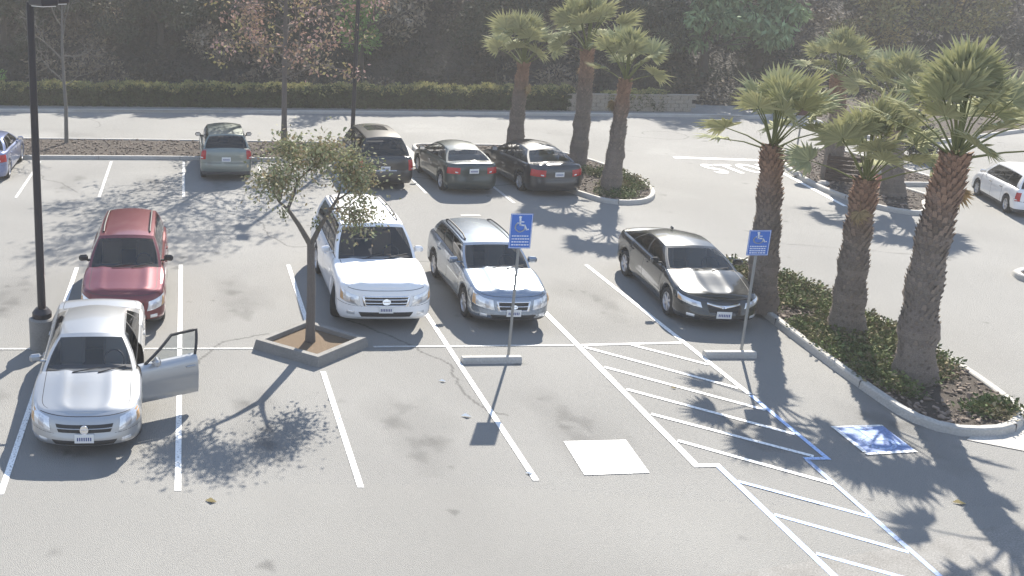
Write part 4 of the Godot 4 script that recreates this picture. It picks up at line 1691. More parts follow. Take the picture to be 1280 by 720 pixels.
func build_cars() -> void:
	var sedan := {"L": 4.82, "W": 1.82, "H": 1.43, "wr": 0.325, "wb": 2.78, "b0": 0.19, "T": [[0.0, 0.66], [0.30, 0.745], [1.25, 0.955], [1.8, 0.97], [3.9, 1.03], [4.5, 1.05], [4.82, 1.0]],
		"cowl": 1.32, "roof0": 2.08, "roof1": 3.42, "tail": 4.12, "roof_w": 1.12, "doors": [1.42, 2.52, 3.45], "windows": [[0.075, 0.42], [0.455, 0.76], [0.785, 0.90]]}
	var suv := {"L": 4.75, "W": 1.84, "H": 1.74, "wr": 0.355, "wb": 2.70, "b0": 0.25, "sedan": false, "T": [[0.0, 0.82], [0.25, 0.93], [1.25, 1.10], [1.8, 1.11], [3.9, 1.15], [4.75, 1.15]], "Lr": 0.3, "pr": 3.6, "Lf": 0.5, "pf": 2.8, "snub": 0.7,
		"cowl": 1.28, "roof0": 1.95, "roof1": 4.25, "tail": 4.44, "roof_w": 1.26, "doors": [1.40, 2.42, 3.35], "windows": [[0.065, 0.34], [0.365, 0.62], [0.65, 0.92]], "rails": true, "bow_r": 0.10, "arc": 0.045, "clad": "black_trim"}

	var c := sedan.duplicate()
	c.merge({"paint": "silver", "open_door": true, "door_angle": 66.0, "grille": [0.52, 0.56, 0.80], "bars": 1, "chrome_bars": false, "emblem": 0.075, "ridge": 0.02, "ridge_at": 0.5, "headlight": [0.60, 0.97, 0.56, 0.95], "front_glass": "glass"}, true)
	make_car("silver_sedan", "silver sedan in the near corner with its driver's door open", "car", Vector3(-1.66, 0, -16.75), 0.02, c)

	c = suv.duplicate()
	c.merge({"paint": "maroon", "L": 4.65, "W": 1.82, "H": 1.72, "crossbars": false, "mirror": "black_trim", "cloth": "tan_cloth", "grille": [0.52, 0.44, 0.76], "headlight": [0.58, 0.97, 0.46, 0.82], "bars": 2, "chrome_bars": false, "emblem": 0.08, "ridge": 0.02, "ridge_at": 0.62}, true)
	make_car("maroon_suv", "maroon SUV with roof rails parked nose against the silver sedan", "car", Vector3(-1.33, 0, -21.95), 0.0, c)

	c = suv.duplicate()
	c.merge({"paint": "white_car", "L": 5.18, "W": 2.02, "H": 1.93, "wr": 0.39, "wb": 3.0, "oh_f": 0.98, "clad": "white_car", "T": [[0.0, 0.88], [0.22, 1.02], [1.35, 1.20], [1.9, 1.21], [4.2, 1.25], [5.18, 1.25]], "cowl": 1.40, "roof0": 2.0, "roof1": 4.75, "tail": 4.9, "roof_w": 1.44,
		"doors": [1.5, 2.6, 3.6], "windows": [[0.06, 0.33], [0.355, 0.62], [0.65, 0.93]], "grille": [0.48, 0.54, 0.80], "bars": 2, "surround": true, "emblem": 0.07, "emblem_wide": 1.35, "ridge": 0.022, "ridge_at": 0.6, "cloth": "tan_cloth", "headlight": [0.53, 0.95, 0.52, 0.86], "rail_mat": "grey_trim", "steer": -0.35, "snub": 0.5, "Lf": 0.46, "pf": 3.2}, true)
	make_car("white_suv", "large white SUV with roof rails beside the diamond planter", "car", Vector3(4.3, 0, -22.4), 0.0, c)

	c = suv.duplicate()
	c.merge({"paint": "blue_silver", "L": 4.5, "W": 1.68, "H": 1.50, "wr": 0.34, "wb": 2.72, "b0": 0.22, "T": [[0.0, 0.74], [0.28, 0.84], [1.25, 1.01], [1.8, 1.02], [3.9, 1.08], [4.5, 1.08]], "roof1": 4.0, "tail": 4.2, "clad": "grey_trim", "grille": [0.40, 0.50, 0.80], "bars": 1, "surround": true, "emblem": 0.05, "emblem_wide": 1.6, "ridge": 0.024, "ridge_at": 0.38, "headlight": [0.48, 0.97, 0.50, 0.90], "cloth": "seat_cloth"}, true)
	make_car("silver_wagon", "blue-silver wagon with sun glaring off its hood behind a wheelchair sign", "car", Vector3(7.03, 0, -22.05), 0.0, c)

	c = sedan.duplicate()
	c.merge({"paint": "graphite", "L": 4.6, "W": 1.72, "H": 1.38, "clad": "graphite", "grille": [0.40, 0.48, 0.80], "bars": 1, "chrome_bars": false, "shield": true, "emblem": 0.0, "ridge": 0.02, "ridge_at": 0.4, "headlight": [0.50, 0.97, 0.64, 0.88], "badge": true}, true)
	make_car("graphite_sedan", "dark graphite sedan parked against the kerb of the palm island", "car", Vector3(11.74, 0, -22.1), -0.09, c)

	# far row, tails towards the camera
	c = suv.duplicate()
	c.merge({"paint": "sage", "L": 4.5, "W": 1.80, "H": 1.70, "rails": false, "clad": "grey_trim", "taillight": [0.80, 0.99, 0.62, 0.98], "rear_plate": 0.62, "mirror": "black_trim", "roof1": 4.0, "tail": 4.2, "group": "cars in the far row"}, true)
	make_car("sage_suv", "small sage green SUV seen from behind in the far row", "car", Vector3(1.45, 0, -36.0), PI, c)

	c = suv.duplicate()
	c.merge({"paint": "black_car", "L": 4.85, "W": 1.92, "H": 1.84, "wr": 0.38, "rails": false, "sunroof": true, "clad": "black_car", "taillight": [0.82, 0.99, 0.50, 0.90], "rear_plate": 0.58, "spare_tint": true, "roof1": 4.3, "tail": 4.52, "group": "cars in the far row"}, true)
	make_car("black_suv", "black SUV seen from behind in the far row beside the olive tree's crown", "car", Vector3(6.72, 0, -34.85), PI + 0.02, c)

	c = sedan.duplicate()
	c.merge({"paint": "dark_green", "L": 4.6, "W": 1.76, "H": 1.44, "roof1": 3.35, "tail": 3.98, "taillight": [0.52, 0.96, 0.62, 0.86], "rear_plate": 0.74, "back_glass": "glass", "side_glass": "glass", "group": "cars in the far row"}, true)
	make_car("dark_green_sedan", "dark green sedan with red taillights seen from behind in the far row", "car", Vector3(9.46, 0, -34.1), PI + 0.05, c)

	c = sedan.duplicate()
	c.merge({"paint": "dark_navy", "L": 4.8, "W": 1.82, "H": 1.47, "taillight": [0.50, 0.97, 0.60, 0.86], "rear_plate": 0.70, "back_glass": "glass", "side_glass": "glass", "group": "cars in the far row"}, true)
	make_car("dark_navy_sedan", "almost black sedan in the far row next to the back palm island", "car", Vector3(12.08, 0, -33.95), PI + 0.10, c)

	c = sedan.duplicate()
	c.merge({"paint": "blue_grey", "L": 4.6, "W": 1.76, "H": 1.45, "taillight": [0.6, 0.98, 0.60, 0.90], "roof1": 3.4, "tail": 4.05, "group": "cars in the far row"}, true)
	make_car("blue_grey_sedan", "blue-grey car cut off by the left edge of the far row", "car", Vector3(-7.12, 0, -35.9), PI, c)

	c = suv.duplicate()
	c.merge({"paint": "white_car", "L": 4.9, "W": 1.92, "H": 1.68, "wr": 0.335, "wb": 3.0, "b0": 0.20, "oh_f": 0.95, "rails": false, "clad": "grey_trim", "T": [[0.0, 0.74], [0.25, 0.83], [0.95, 1.02], [1.5, 1.06], [4.0, 1.08], [4.9, 1.08]], "cowl": 1.0, "roof0": 1.9, "roof1": 4.5, "tail": 4.66, "roof_w": 1.40,
		"doors": [1.30, 2.35, 3.4], "windows": [[0.09, 0.36], [0.38, 0.66], [0.68, 0.93]], "handle": "black_trim", "taillight": [0.84, 0.99, 0.48, 0.86], "group": "cars parked along the side road"}, true)
	var van := make_car("white_minivan", "white minivan by the right edge with grey lower trim", "van", Vector3(26.6, 0, -30.55), PI - 0.349, c)
	van.scale = Vector3(0.76, 0.80, 0.76)


# ------------------------------------------------------------------ palms
var fan_meshes := []
var dead_fan_meshes := []

func make_fan(r: RandomNumberGenerator, dead: bool) -> ArrayMesh:
	# petiole along +z from the origin, blade radius about 0.6 at the end of a 0.75 stem (unit size)
	var m := MB.new()
	var stem := Color(0.16, 0.17, 0.07) if not dead else Color(0.30, 0.20, 0.11)
	m.col = stem
	m.tube([Vector3.ZERO, Vector3(0, 0.07, 0.52), Vector3(0, 0.04, 1.06)], [0.024, 0.015, 0.010], 5)
	var hub := Vector3(0, 0.04, 1.02)
	var n := 26
	for i in n:
		var f := (i + 0.5) / n * 2 - 1
		var a := f * deg_to_rad(104.0)
		var l := (0.66 - 0.24 * f * f) * r.randf_range(0.88, 1.08)
		var d := Vector3(sin(a), 0.10 * absf(f) + r.randfn() * 0.03, cos(a)).normalized()
		var side := Vector3.UP.cross(d).normalized()
		var w := 0.038
		var base := Color(0.26, 0.275, 0.15) if not dead else Color(0.32, 0.24, 0.13)
		m.col = base.lerp(Color(0.45, 0.43, 0.23), r.randf() * 0.7) if not dead else base * r.randf_range(0.6, 1.2)
		var p0 := hub + d * 0.03
		var p1 := hub + d * l * 0.55 + Vector3(0, 0.02, 0)
		var drop := r.randf_range(0.02, 0.14) * (1.0 if not dead else 2.0)
		var p2 := hub + d * l * 0.98 + Vector3(r.randfn() * 0.03, -drop, r.randfn() * 0.03)
		var up := Vector3(0, 0.018, 0)
		m.quad(p0, p1, p1 + side * w - up, p0 + side * 0.008)
		m.quad(p0, p1, p1 - side * w - up, p0 - side * 0.008)
		m.tri(p1, p1 + side * w - up, p2)
		m.tri(p1, p1 - side * w - up, p2)
		if r.randf() < 0.5 and not dead:
			m.col = Color(0.30, 0.28, 0.20)
			m.tri(p2, p2 + Vector3(0.006, 0, 0), p2 + Vector3(r.randfn() * 0.03, -r.randf_range(0.05, 0.16), r.randfn() * 0.03))
	return m.mesh()

func palm(label: String, base: Vector3, top: Vector3, r0: float, r1: float, size: float, fronds: int, group: String, seed_: int, lit_top := 1.0) -> void:
	var r := RandomNumberGenerator.new()
	r.seed = seed_
	var root := thing("palm_tree", label, "palm tree", base, 0.0, group)
	var d := top - base
	var bend := Vector3(r.randfn() * 0.06, 0, r.randfn() * 0.06)
	var axis := func(t: float) -> Vector3: return d * t + bend * sin(PI * t)
	var rad := func(t: float) -> float: return lerpf(r0, r1, pow(t, 0.8)) + 0.10 * r0 * exp(-t * 9.0) + 0.02 * sin(t * 31.0 + seed_)
	var m := MB.new()
	var sides := 18
	var rows := 34
	var rings := []
	for i in rows + 1:
		var t := float(i) / rows
		var ring := []
		for k in sides:
			var a := TAU * k / sides
			var q: float = rad.call(t) * (1.0 + 0.05 * r.randfn())
			ring.append(axis.call(t) + Vector3(cos(a) * q, 0, sin(a) * q))
		rings.append(ring)
	for i in rows:
		var t := float(i) / rows
		m.col = Color(0.32, 0.265, 0.22).lerp(Color(0.44, 0.27, 0.18), smoothstep(0.55, 0.95, t)) * r.randf_range(0.85, 1.12)
		for k in sides:
			var k2 := (k + 1) % sides
			var o0 := Vector3(cos(TAU * k / sides), 0.1, sin(TAU * k / sides)).normalized()
			var o1 := Vector3(cos(TAU * k2 / sides), 0.1, sin(TAU * k2 / sides)).normalized()
			m.squad([rings[i][k], rings[i][k2], rings[i + 1][k2], rings[i + 1][k]], [o0, o1, o1, o0])
	obj("trunk", m, M.bark, root)
	# stubs of cut leaf stems, spiralling up
	m = MB.new()
	var n := int(d.length() * 150)
	for i in n:
		var t := (i + 0.5) / n
		var a := i * 2.39996
		var out := Vector3(cos(a), 0, sin(a))
		var side := Vector3(-sin(a), 0, cos(a))
		var q: float = rad.call(t)
		var p: Vector3 = axis.call(t) + out * q * 0.93
		var s := r.randf_range(0.4, 1.0) * (0.55 + 0.45 * t)
		var w := 0.06 * s
		var tip := p + out * (0.035 + 0.05 * s * t) + Vector3(0, 0.10 * s, 0)
		m.col = Color(0.35, 0.29, 0.24).lerp(Color(0.50, 0.30, 0.20), smoothstep(0.55, 0.95, t)) * r.randf_range(0.75, 1.25)
		var lo := p - Vector3(0, 0.09 * s, 0)
		m.quad(lo - side * w, lo + side * w, tip + side * w * 0.6, tip - side * w * 0.6, out)
		m.quad(tip + side * w * 0.6, tip - side * w * 0.6, p - side * w * 0.8 + Vector3(0, 0.02, 0), p + side * w * 0.8 + Vector3(0, 0.02, 0), Vector3.UP)
		m.tri(lo + side * w, tip + side * w * 0.6, p + side * w * 0.8)
		m.tri(lo - side * w, tip - side * w * 0.6, p - side * w * 0.8)
	var st := obj("leaf_bases", m, M.bark, root)
	st.set_meta("kind", "stuff")
	# crown
	for i in fronds:
		var f := (i + 0.5) / fronds
		var a := i * 2.39996 + r.randfn() * 0.25
		var elev := deg_to_rad(lerpf(88.0, 20.0, pow(f, 1.05)) + r.randfn() * 10.0)
		var dead := i == fronds - 1
		if dead:
			elev = deg_to_rad(r.randf_range(-76, -58))
		var dir := Vector3(cos(a) * cos(elev), sin(elev), sin(a) * cos(elev))
		var xax := dir.cross(Vector3.UP).normalized()
		if xax.length() < 0.1:
			xax = Vector3.RIGHT
		var up := xax.cross(dir).normalized()
		var b := Basis(xax, up, dir)
		b = b * Basis(Vector3(0, 0, 1), r.randfn() * 0.5)
		var o := obj("frond", dead_fan_meshes[r.randi() % 2] if dead else fan_meshes[r.randi() % fan_meshes.size()], M.frond, root)
		var s := size * r.randf_range(0.78, 1.1) * (1.0 if not dead else 0.55)
		o.transform = Transform3D(b.scaled(Vector3.ONE * s), d + Vector3(0, -0.12 + 0.2 * (1 - f), 0) + dir * r1 * 0.5)

func build_palms() -> void:
	var r := RandomNumberGenerator.new()
	r.seed = 3
	for i in 6:
		fan_meshes.append(make_fan(r, false))
	for i in 2:
		dead_fan_meshes.append(make_fan(r, true))
	var g := "palms on the kerbed island at the right"
	palm("farthest palm on the right island, behind the graphite sedan's sign", Vector3(12.98, 0.08, -20.95), Vector3(12.70, 3.85, -20.95), 0.335, 0.185, 1.0, 22, g, 11)
	palm("middle palm on the right island, shortest of its three", Vector3(13.95, 0.08, -19.45), Vector3(13.80, 3.45, -19.45), 0.33, 0.19, 1.0, 23, g, 12)
	palm("nearest and largest palm on the right island, leaning right", Vector3(13.78, 0.08, -17.2), Vector3(13.72, 4.45, -17.2), 0.33, 0.215, 1.1, 27, g, 13)
	g = "palms on the back island beyond the dark sedans"
	palm("palm right behind the almost black sedan's hood on the back island", Vector3(13.18, 0.08, -38.7), Vector3(13.25, 3.6, -38.7), 0.35, 0.20, 1.25, 22, g, 14)
	palm("tallest palm in the middle of the back island", Vector3(14.68, 0.08, -36.1), Vector3(14.63, 4.4, -36.1), 0.34, 0.20, 1.28, 24, g, 15)
	palm("front palm at the near tip of the back island", Vector3(14.16, 0.08, -31.9), Vector3(14.26, 3.85, -31.9), 0.34, 0.15, 1.05, 21, g, 16)
	g = "palms on the side road island"
	palm("palm beside the brown slatted screen on the side road island", Vector3(22.85, 0.08, -34.0), Vector3(22.5, 3.7, -34.0), 0.33, 0.20, 0.95, 24, g, 17)
	palm("palm with a broad dark trunk in front of the white minivan", Vector3(23.32, 0.08, -31.5), Vector3(22.9, 3.0, -31.5), 0.34, 0.22, 1.1, 26, g, 18)


# ------------------------------------------------------------------ broadleaf trees
func branch(m: MB, p: Vector3, d: Vector3, l: float, rad: float, depth: int, r: RandomNumberGenerator, tips: Array, spread := 0.55, lift := 0.15) -> void:
	var pts := [p]
	var radii := [rad]
	var q := p
	var dd := d
	for i in 3:
		dd = (dd + Vector3(r.randfn(), r.randfn(), r.randfn()) * 0.13 + Vector3.UP * lift * 0.3).normalized()
		q = q + dd * l / 3
		pts.append(q)
		radii.append(lerpf(rad, rad * 0.62, (i + 1) / 3.0))
	m.tube(pts, radii, 7 if rad > 0.03 else 4, false)
	if depth <= 0:
		tips.append([q, dd])
		return
	if depth <= 2:
		tips.append([pts[2], dd])
	var n := 2 + (1 if r.randf() < 0.55 else 0)
	for i in n:
		var side := dd.cross(Vector3(r.randfn(), r.randfn(), r.randfn())).normalized()
		var nd := (dd + side * spread * r.randf_range(0.7, 1.4) + Vector3.UP * lift).normalized()
		branch(m, q if i < 2 else pts[2], nd, l * r.randf_range(0.62, 0.85), rad * 0.6, depth - 1, r, tips, spread, lift)

func leaf_spray(m: MB, tips: Array, per: int, radius: float, size: float, pal: Array, r: RandomNumberGenerator, keep := 1.0) -> void:
	for t in tips:
		if r.randf() > keep:
			continue
		var tone: Color = pal[r.randi() % pal.size()]
		for i in per:
			var o := Vector3(r.randfn(), r.randfn() * 0.8, r.randfn()) * radius * 0.5
			m.col = tone.lerp(pal[r.randi() % pal.size()], r.randf() * 0.5) * r.randf_range(0.7, 1.3)
			leaf(m, t[0] + o, o.normalized() * 0.6 + Vector3(0, -0.3, 0), size * r.randf_range(0.7, 1.3), 0.55, r)

func build_lot_trees() -> void:
	var r := RandomNumberGenerator.new()
	r.seed = 8
	# small tree in the diamond planter
	var root := thing("olive_tree", "small sparse olive-leaved tree growing in the diamond planter", "tree", Vector3(2.60, 0.10, -19.05))
	var m := MB.new()
	m.col = Color(0.24, 0.21, 0.185)
	m.tube([Vector3(0, -0.05, 0), Vector3(-0.01, 0.3, 0), Vector3(-0.02, 1.2, 0), Vector3(-0.06, 2.12, 0)], [0.115, 0.095, 0.085, 0.075], 12)
	obj("trunk", m, M.bark, root)
	var tips := []
	m = MB.new()
	m.col = Color(0.23, 0.20, 0.175)
	var fork := Vector3(-0.06, 2.08, 0)
	m.tube([fork, Vector3(-0.32, 2.52, 0.05), Vector3(-0.55, 2.85, 0.05), Vector3(-0.72, 3.0, 0.1), Vector3(-0.82, 3.15, 0.1)], [0.065, 0.05, 0.035, 0.025, 0.016], 7, false)
	m.tube([Vector3(-0.55, 2.85, 0.05), Vector3(-0.42, 3.1, -0.1), Vector3(-0.35, 3.35, -0.2)], [0.04, 0.03, 0.024], 7, false)
	m.tube([fork, Vector3(0.12, 2.45, -0.05), Vector3(0.33, 2.8, -0.1), Vector3(0.45, 3.0, -0.1)], [0.06, 0.045, 0.036, 0.03], 7, false)
	for b in [[Vector3(-0.82, 3.15, 0.1), Vector3(-0.25, 0.8, 0.2), 0.20, 0.016], [Vector3(-0.72, 3.0, 0.1), Vector3(0.1, 0.9, 0.5), 0.28, 0.018], [Vector3(-0.35, 3.35, -0.2), Vector3(-0.15, 0.8, -0.5), 0.31, 0.022], [Vector3(-0.35, 3.35, -0.2), Vector3(0.4, 0.7, 0.2), 0.36, 0.022], [Vector3(0.45, 3.0, -0.1), Vector3(0.6, 0.4, 0.3), 0.31, 0.024], [Vector3(0.45, 3.0, -0.1), Vector3(0.2, 0.9, -0.3), 0.38, 0.024], [Vector3(0.33, 2.8, -0.1), Vector3(0.9, 0.25, -0.1), 0.36, 0.022]]:
		branch(m, b[0], b[1].normalized(), b[2], b[3], 3, r, tips, 0.75, 0.08)
	obj("branches", m, M.bark, root)
	m = MB.new()
	var pal := [Color(0.24, 0.26, 0.14), Color(0.31, 0.30, 0.18), Color(0.19, 0.21, 0.11), Color(0.34, 0.26, 0.16)]
	leaf_spray(m, tips, 28, 0.24, 0.062, pal, r, 0.9)
	leaf_spray(m, tips, 20, 0.46, 0.085, pal, r, 0.85)
	m.col = Color(0.12, 0.13, 0.06)
	for k in 40:
		leaf(m, Vector3(-0.62 + r.randfn() * 0.06, 2.72 + r.randfn() * 0.08, 0.05 + r.randfn() * 0.05), Vector3.UP, 0.07, 0.55, r)
		leaf(m, Vector3(0.02 + r.randfn() * 0.05, 2.5 + r.randfn() * 0.08, r.randfn() * 0.05), Vector3.UP, 0.07, 0.55, r)
	obj("crown", m, M.leaf_back, root)

	# autumn tree in the far bed
	r.seed = 21
	root = thing("autumn_tree", "tall slender tree with sparse pinkish brown autumn leaves in the far bed", "tree", Vector3(4.11, 0.09, -40.15))
	m = MB.new()
	m.col = Color(0.24, 0.21, 0.19)
	m.tube([Vector3.ZERO, Vector3(-0.02, 1.0, 0), Vector3(-0.06, 3.0, 0), Vector3(-0.08, 6.0, 0.05), Vector3(-0.05, 11.5, 0)], [0.15, 0.115, 0.10, 0.075, 0.03], 10)
	obj("trunk", m, M.bark, root)
	m = MB.new()
	m.col = Color(0.22, 0.19, 0.17)
	tips = []
	for i in 40:
		var y := 2.7 + 8.6 * i / 40.0
		var a := i * 2.39996 + 0.6
		var reach := 1.5 + 0.5 * sin((y - 2.7) / 8.6 * PI) - 0.7 * pow((y - 2.7) / 8.6, 3.0)
		branch(m, Vector3(-0.06, y, 0), Vector3(cos(a), 0.35, sin(a)).normalized(), reach, 0.034, 2, r, tips, 0.6, 0.1)
	obj("branches", m, M.bark, root)
	m = MB.new()
	leaf_spray(m, tips, 20, 0.42, 0.165, [Color(0.38, 0.24, 0.19), Color(0.33, 0.23, 0.14), Color(0.46, 0.30, 0.27), Color(0.26, 0.17, 0.12), Color(0.36, 0.32, 0.14)], r, 0.85)
	obj("crown", m, M.leaf_back, root)

	# bare tree
	r.seed = 33
	root = thing("bare_tree", "thin leafless tree with pale bark in the far bed", "tree", Vector3(-4.94, 0.09, -40.5))
	m = MB.new()
	m.col = Color(0.26, 0.25, 0.23)
	m.tube([Vector3.ZERO, Vector3(0.02, 1.5, 0), Vector3(-0.03, 2.6, 0), Vector3(-0.06, 4.0, 0), Vector3(0.0, 6.2, 0)], [0.095, 0.075, 0.07, 0.055, 0.02], 9)
	obj("trunk", m, M.bark, root)
	m = MB.new()
	m.col = Color(0.24, 0.225, 0.20)
	tips = []
	for b in [[Vector3(-0.05, 2.55, 0), Vector3(-0.8, 0.75, 0.1), 0.8, 0.035], [Vector3(-0.06, 3.45, 0), Vector3(-0.7, 0.9, 0.1), 1.0, 0.042], [Vector3(-0.06, 3.6, 0), Vector3(0.95, 0.05, 0.1), 0.75, 0.036], [Vector3(-0.06, 4.1, 0), Vector3(0.2, 1, -0.2), 0.9, 0.036], [Vector3(-0.06, 2.3, 0), Vector3(0.9, 0.5, 0.2), 0.7, 0.028], [Vector3(-0.05, 4.8, 0), Vector3(-0.5, 0.9, 0.3), 0.9, 0.03], [Vector3(-0.03, 5.4, 0), Vector3(0.6, 0.9, 0), 0.8, 0.025], [Vector3(-0.03, 5.2, 0), Vector3(0.1, 0.8, -0.6), 0.8, 0.025]]:
		branch(m, b[0], b[1].normalized(), b[2], b[3], 4, r, tips, 0.6, 0.12)
	obj("branches", m, M.bark, root)


# ------------------------------------------------------------------ trees on the hillside
func crown_mesh(blobs: Array, per_m2: float, size: float, pal: Array, seed_: int, droop := 0.0) -> ArrayMesh:
	var r := RandomNumberGenerator.new()
	r.seed = seed_
	var m := MB.new()
	for b in blobs:
		var c: Vector3 = b[0]
		var rad: float = b[1]
		var tone: Color = pal[r.randi() % pal.size()]
		var n := int(per_m2 * rad * rad * 12.0)
		for i in n:
			var d := Vector3(r.randfn(), r.randfn(), r.randfn()).normalized()
			var k := rad * pow(r.randf(), 0.35) * (1.0 + 0.12 * sin(d.x * 7 + d.y * 5))
			var p := c + Vector3(d.x, d.y * 0.8, d.z) * k
			m.col = tone.lerp(pal[r.randi() % pal.size()], r.randf() * 0.45) * r.randf_range(0.65, 1.35)
			leaf(m, p, d * (1.0 - droop) + Vector3(0, -1.6 * droop, 0), size * r.randf_range(0.7, 1.4) * (1.0 + droop), 0.5 - 0.25 * droop, r)
	return m.mesh()

func blobs_round(high: float, wide: float, n: int, seed_: int, base := 0.35) -> Array:
	var r := RandomNumberGenerator.new()
	r.seed = seed_
	var out := []
	for i in n:
		var t := r.randf()
		var y := high * lerpf(base, 0.92, t)
		var reach := wide * 0.5 * sqrt(maxf(0.05, 1.0 - pow(2 * t - 0.8, 2.0) * 0.7))
		var a := r.randf() * TAU
		var k := sqrt(r.randf()) * reach
		out.append([Vector3(cos(a) * k, y, sin(a) * k), wide * r.randf_range(0.13, 0.24)])
	return out

func build_hill_trees() -> void:
	var dark := [Color(0.030, 0.038, 0.022), Color(0.042, 0.050, 0.028), Color(0.022, 0.030, 0.018), Color(0.055, 0.062, 0.034)]
	var grey_green := [Color(0.15, 0.22, 0.11), Color(0.19, 0.26, 0.13), Color(0.12, 0.17, 0.09)]
	var bright := [Color(0.13, 0.23, 0.06), Color(0.19, 0.28, 0.08), Color(0.09, 0.16, 0.05)]
	var dry := [Color(0.24, 0.20, 0.15), Color(0.18, 0.15, 0.11), Color(0.29, 0.24, 0.17)]
	var gold := [Color(0.24, 0.21, 0.08), Color(0.17, 0.165, 0.07), Color(0.29, 0.22, 0.09), Color(0.12, 0.11, 0.05)]
	var kinds := {
		"dark_bushy_tree": [crown_mesh(blobs_round(5.0, 5.0, 17, 1), 26.0, 0.30, dark, 1), 5.0, "leaf_dull"],
		"dark_shrub": [crown_mesh(blobs_round(2.3, 3.2, 10, 2, 0.2), 34.0, 0.22, dark, 2), 2.3, "leaf_dull"],
		"weeping_tree": [crown_mesh(blobs_round(6.5, 4.6, 16, 3, 0.3), 26.0, 0.30, grey_green, 3, 0.6), 6.5, "leaf_back"],
		"green_column_tree": [crown_mesh([[Vector3(0, 2.0, 0), 1.1], [Vector3(0.2, 3.2, 0.1), 1.2], [Vector3(-0.1, 4.5, 0), 1.05], [Vector3(0.1, 5.7, 0.1), 0.85], [Vector3(0, 6.7, 0), 0.6]], 60.0, 0.2, bright, 4), 6.7, "leaf"],
		"dry_shrub": [crown_mesh(blobs_round(2.2, 3.0, 11, 5, 0.15), 22.0, 0.22, dry, 5), 2.2, "leaf_dull"],
		"golden_tree": [crown_mesh(blobs_round(4.6, 4.4, 15, 6, 0.3), 28.0, 0.22, gold, 6), 4.6, "leaf"],
	}
	kinds["bright_bush"] = [crown_mesh(blobs_round(1.9, 1.9, 8, 9, 0.25), 60.0, 0.15, bright, 9), 1.9, "leaf"]
	var protos := {}
	var group := {"bright_bush": "", "dark_bushy_tree": "dark bushy trees on the shaded hillside", "dark_shrub": "dark shrubs on the shaded hillside", "weeping_tree": "grey green weeping trees beyond the road", "green_column_tree": "bright green upright trees on the hillside", "dry_shrub": "dry pale shrubs on the hillside", "golden_tree": "yellowish trees on the right of the hillside"}
	var list := [
		["dark_bushy_tree", -10.3, -56.6, 0.85, "dark bushy tree at the far left of the hillside above the hedge"],
		["dark_shrub", -8.6, -55.4, 0.72, "dark shrub behind the hedge, left of the leafless tree"],
		["dark_shrub", -3.6, -56.6, 0.85, "dark shrub behind the hedge, just right of the leafless tree"],
		["dark_bushy_tree", -1.4, -57.0, 0.9, "dark bushy tree uphill from the leafless tree"],
		["dry_shrub", 1.5, -56.1, 0.85, "dry brown shrub behind the hedge above the sage green SUV"],
		["dark_shrub", 4.6, -56.2, 0.85, "dark shrub behind the hedge at the foot of the autumn tree"],
		["green_column_tree", 9.6, -54.6, 0.98, "bright green upright tree beside the autumn tree's crown"],
		["dark_shrub", 11.2, -56.2, 0.64, "dark shrub behind the hedge above the black SUV"],
		["dry_shrub", 11.9, -56.5, 1.25, "pale dry shrub left of the back island palms"],
		["dry_shrub", 13.2, -59.0, 1.1, "pale dry shrub uphill behind the back island palms' left crown"],
		["dark_shrub", 15.8, -56.6, 0.85, "dark shrub between the back island palms and the hedge"],
		["dark_shrub", 19.6, -55.8, 0.8, "dark shrub above the left end of the block wall"],
		["dark_bushy_tree", 23.4, -57.0, 1.0, "dark bushy tree rising directly behind the block wall"],
		["weeping_tree", 27.6, -52.6, 0.8, "grey green weeping tree just past the block wall's right end"],
		["weeping_tree", 31.0, -53.6, 0.85, "grey green weeping tree at the bend of the side road"],
		["dark_bushy_tree", 25.4, -53.6, 0.8, "dark bushy tree shading the road at the block wall's right end"],
		["green_column_tree", 29.6, -60.5, 1.1, "bright green upright tree above the bend of the side road"],
		["dry_shrub", 33.6, -60.0, 1.4, "pale dry shrub on the bare slope above the right island"],
		["dark_shrub", 32.4, -53.5, 1.2, "dark shrub at the foot of the bare slope behind the side road"],
		["golden_tree", 39.6, -57.5, 1.0, "yellowish tree directly behind the nearest palm's crown"],
		["golden_tree", 44.8, -58.5, 1.1, "yellowish tree in the top right corner"],
		["dark_shrub", 37.0, -51.8, 1.1, "dark shrub in the far right bed above the white minivan"],
		["dark_shrub", 41.0, -53.0, 1.2, "dark shrub in the far right bed near the picture's edge"],
		["dry_shrub", 34.0, -47.0, 0.7, "dry shrub in the far right bed beyond the white minivan"],
		["dark_shrub", 28.3, -37.7, 0.62, "dark shrub between the side road island and the minivan"],
	]
	list.append_array([
		["bright_bush", -10.4, -52.6, 1.0, "small yellow-green bush poking above the hedge at the left edge"],
		["dark_bushy_tree", -6.3, -57.2, 0.8, "dark bushy tree uphill behind the left lamp post"],
		["dark_bushy_tree", 3.0, -57.4, 0.95, "dark bushy tree on the slope behind the autumn tree"],
		["weeping_tree", 6.6, -58.2, 0.75, "grey green weeping tree between the autumn tree and the bright green upright tree"],
		["dark_bushy_tree", 13.6, -58.6, 0.85, "dark bushy tree on the slope left of the back island palms"],
		["dark_bushy_tree", 18.2, -57.0, 0.9, "dark bushy tree on the slope behind the back island palms"],
		["weeping_tree", 21.2, -58.0, 0.85, "grey green weeping tree uphill behind the left end of the block wall"],
		["dark_bushy_tree", 36.2, -62.0, 0.9, "dark bushy tree on top of the bare slope at the right"],
		["dark_bushy_tree", 43.0, -61.0, 1.0, "dark bushy tree uphill between the two yellowish trees"],
	])
	var k := 0
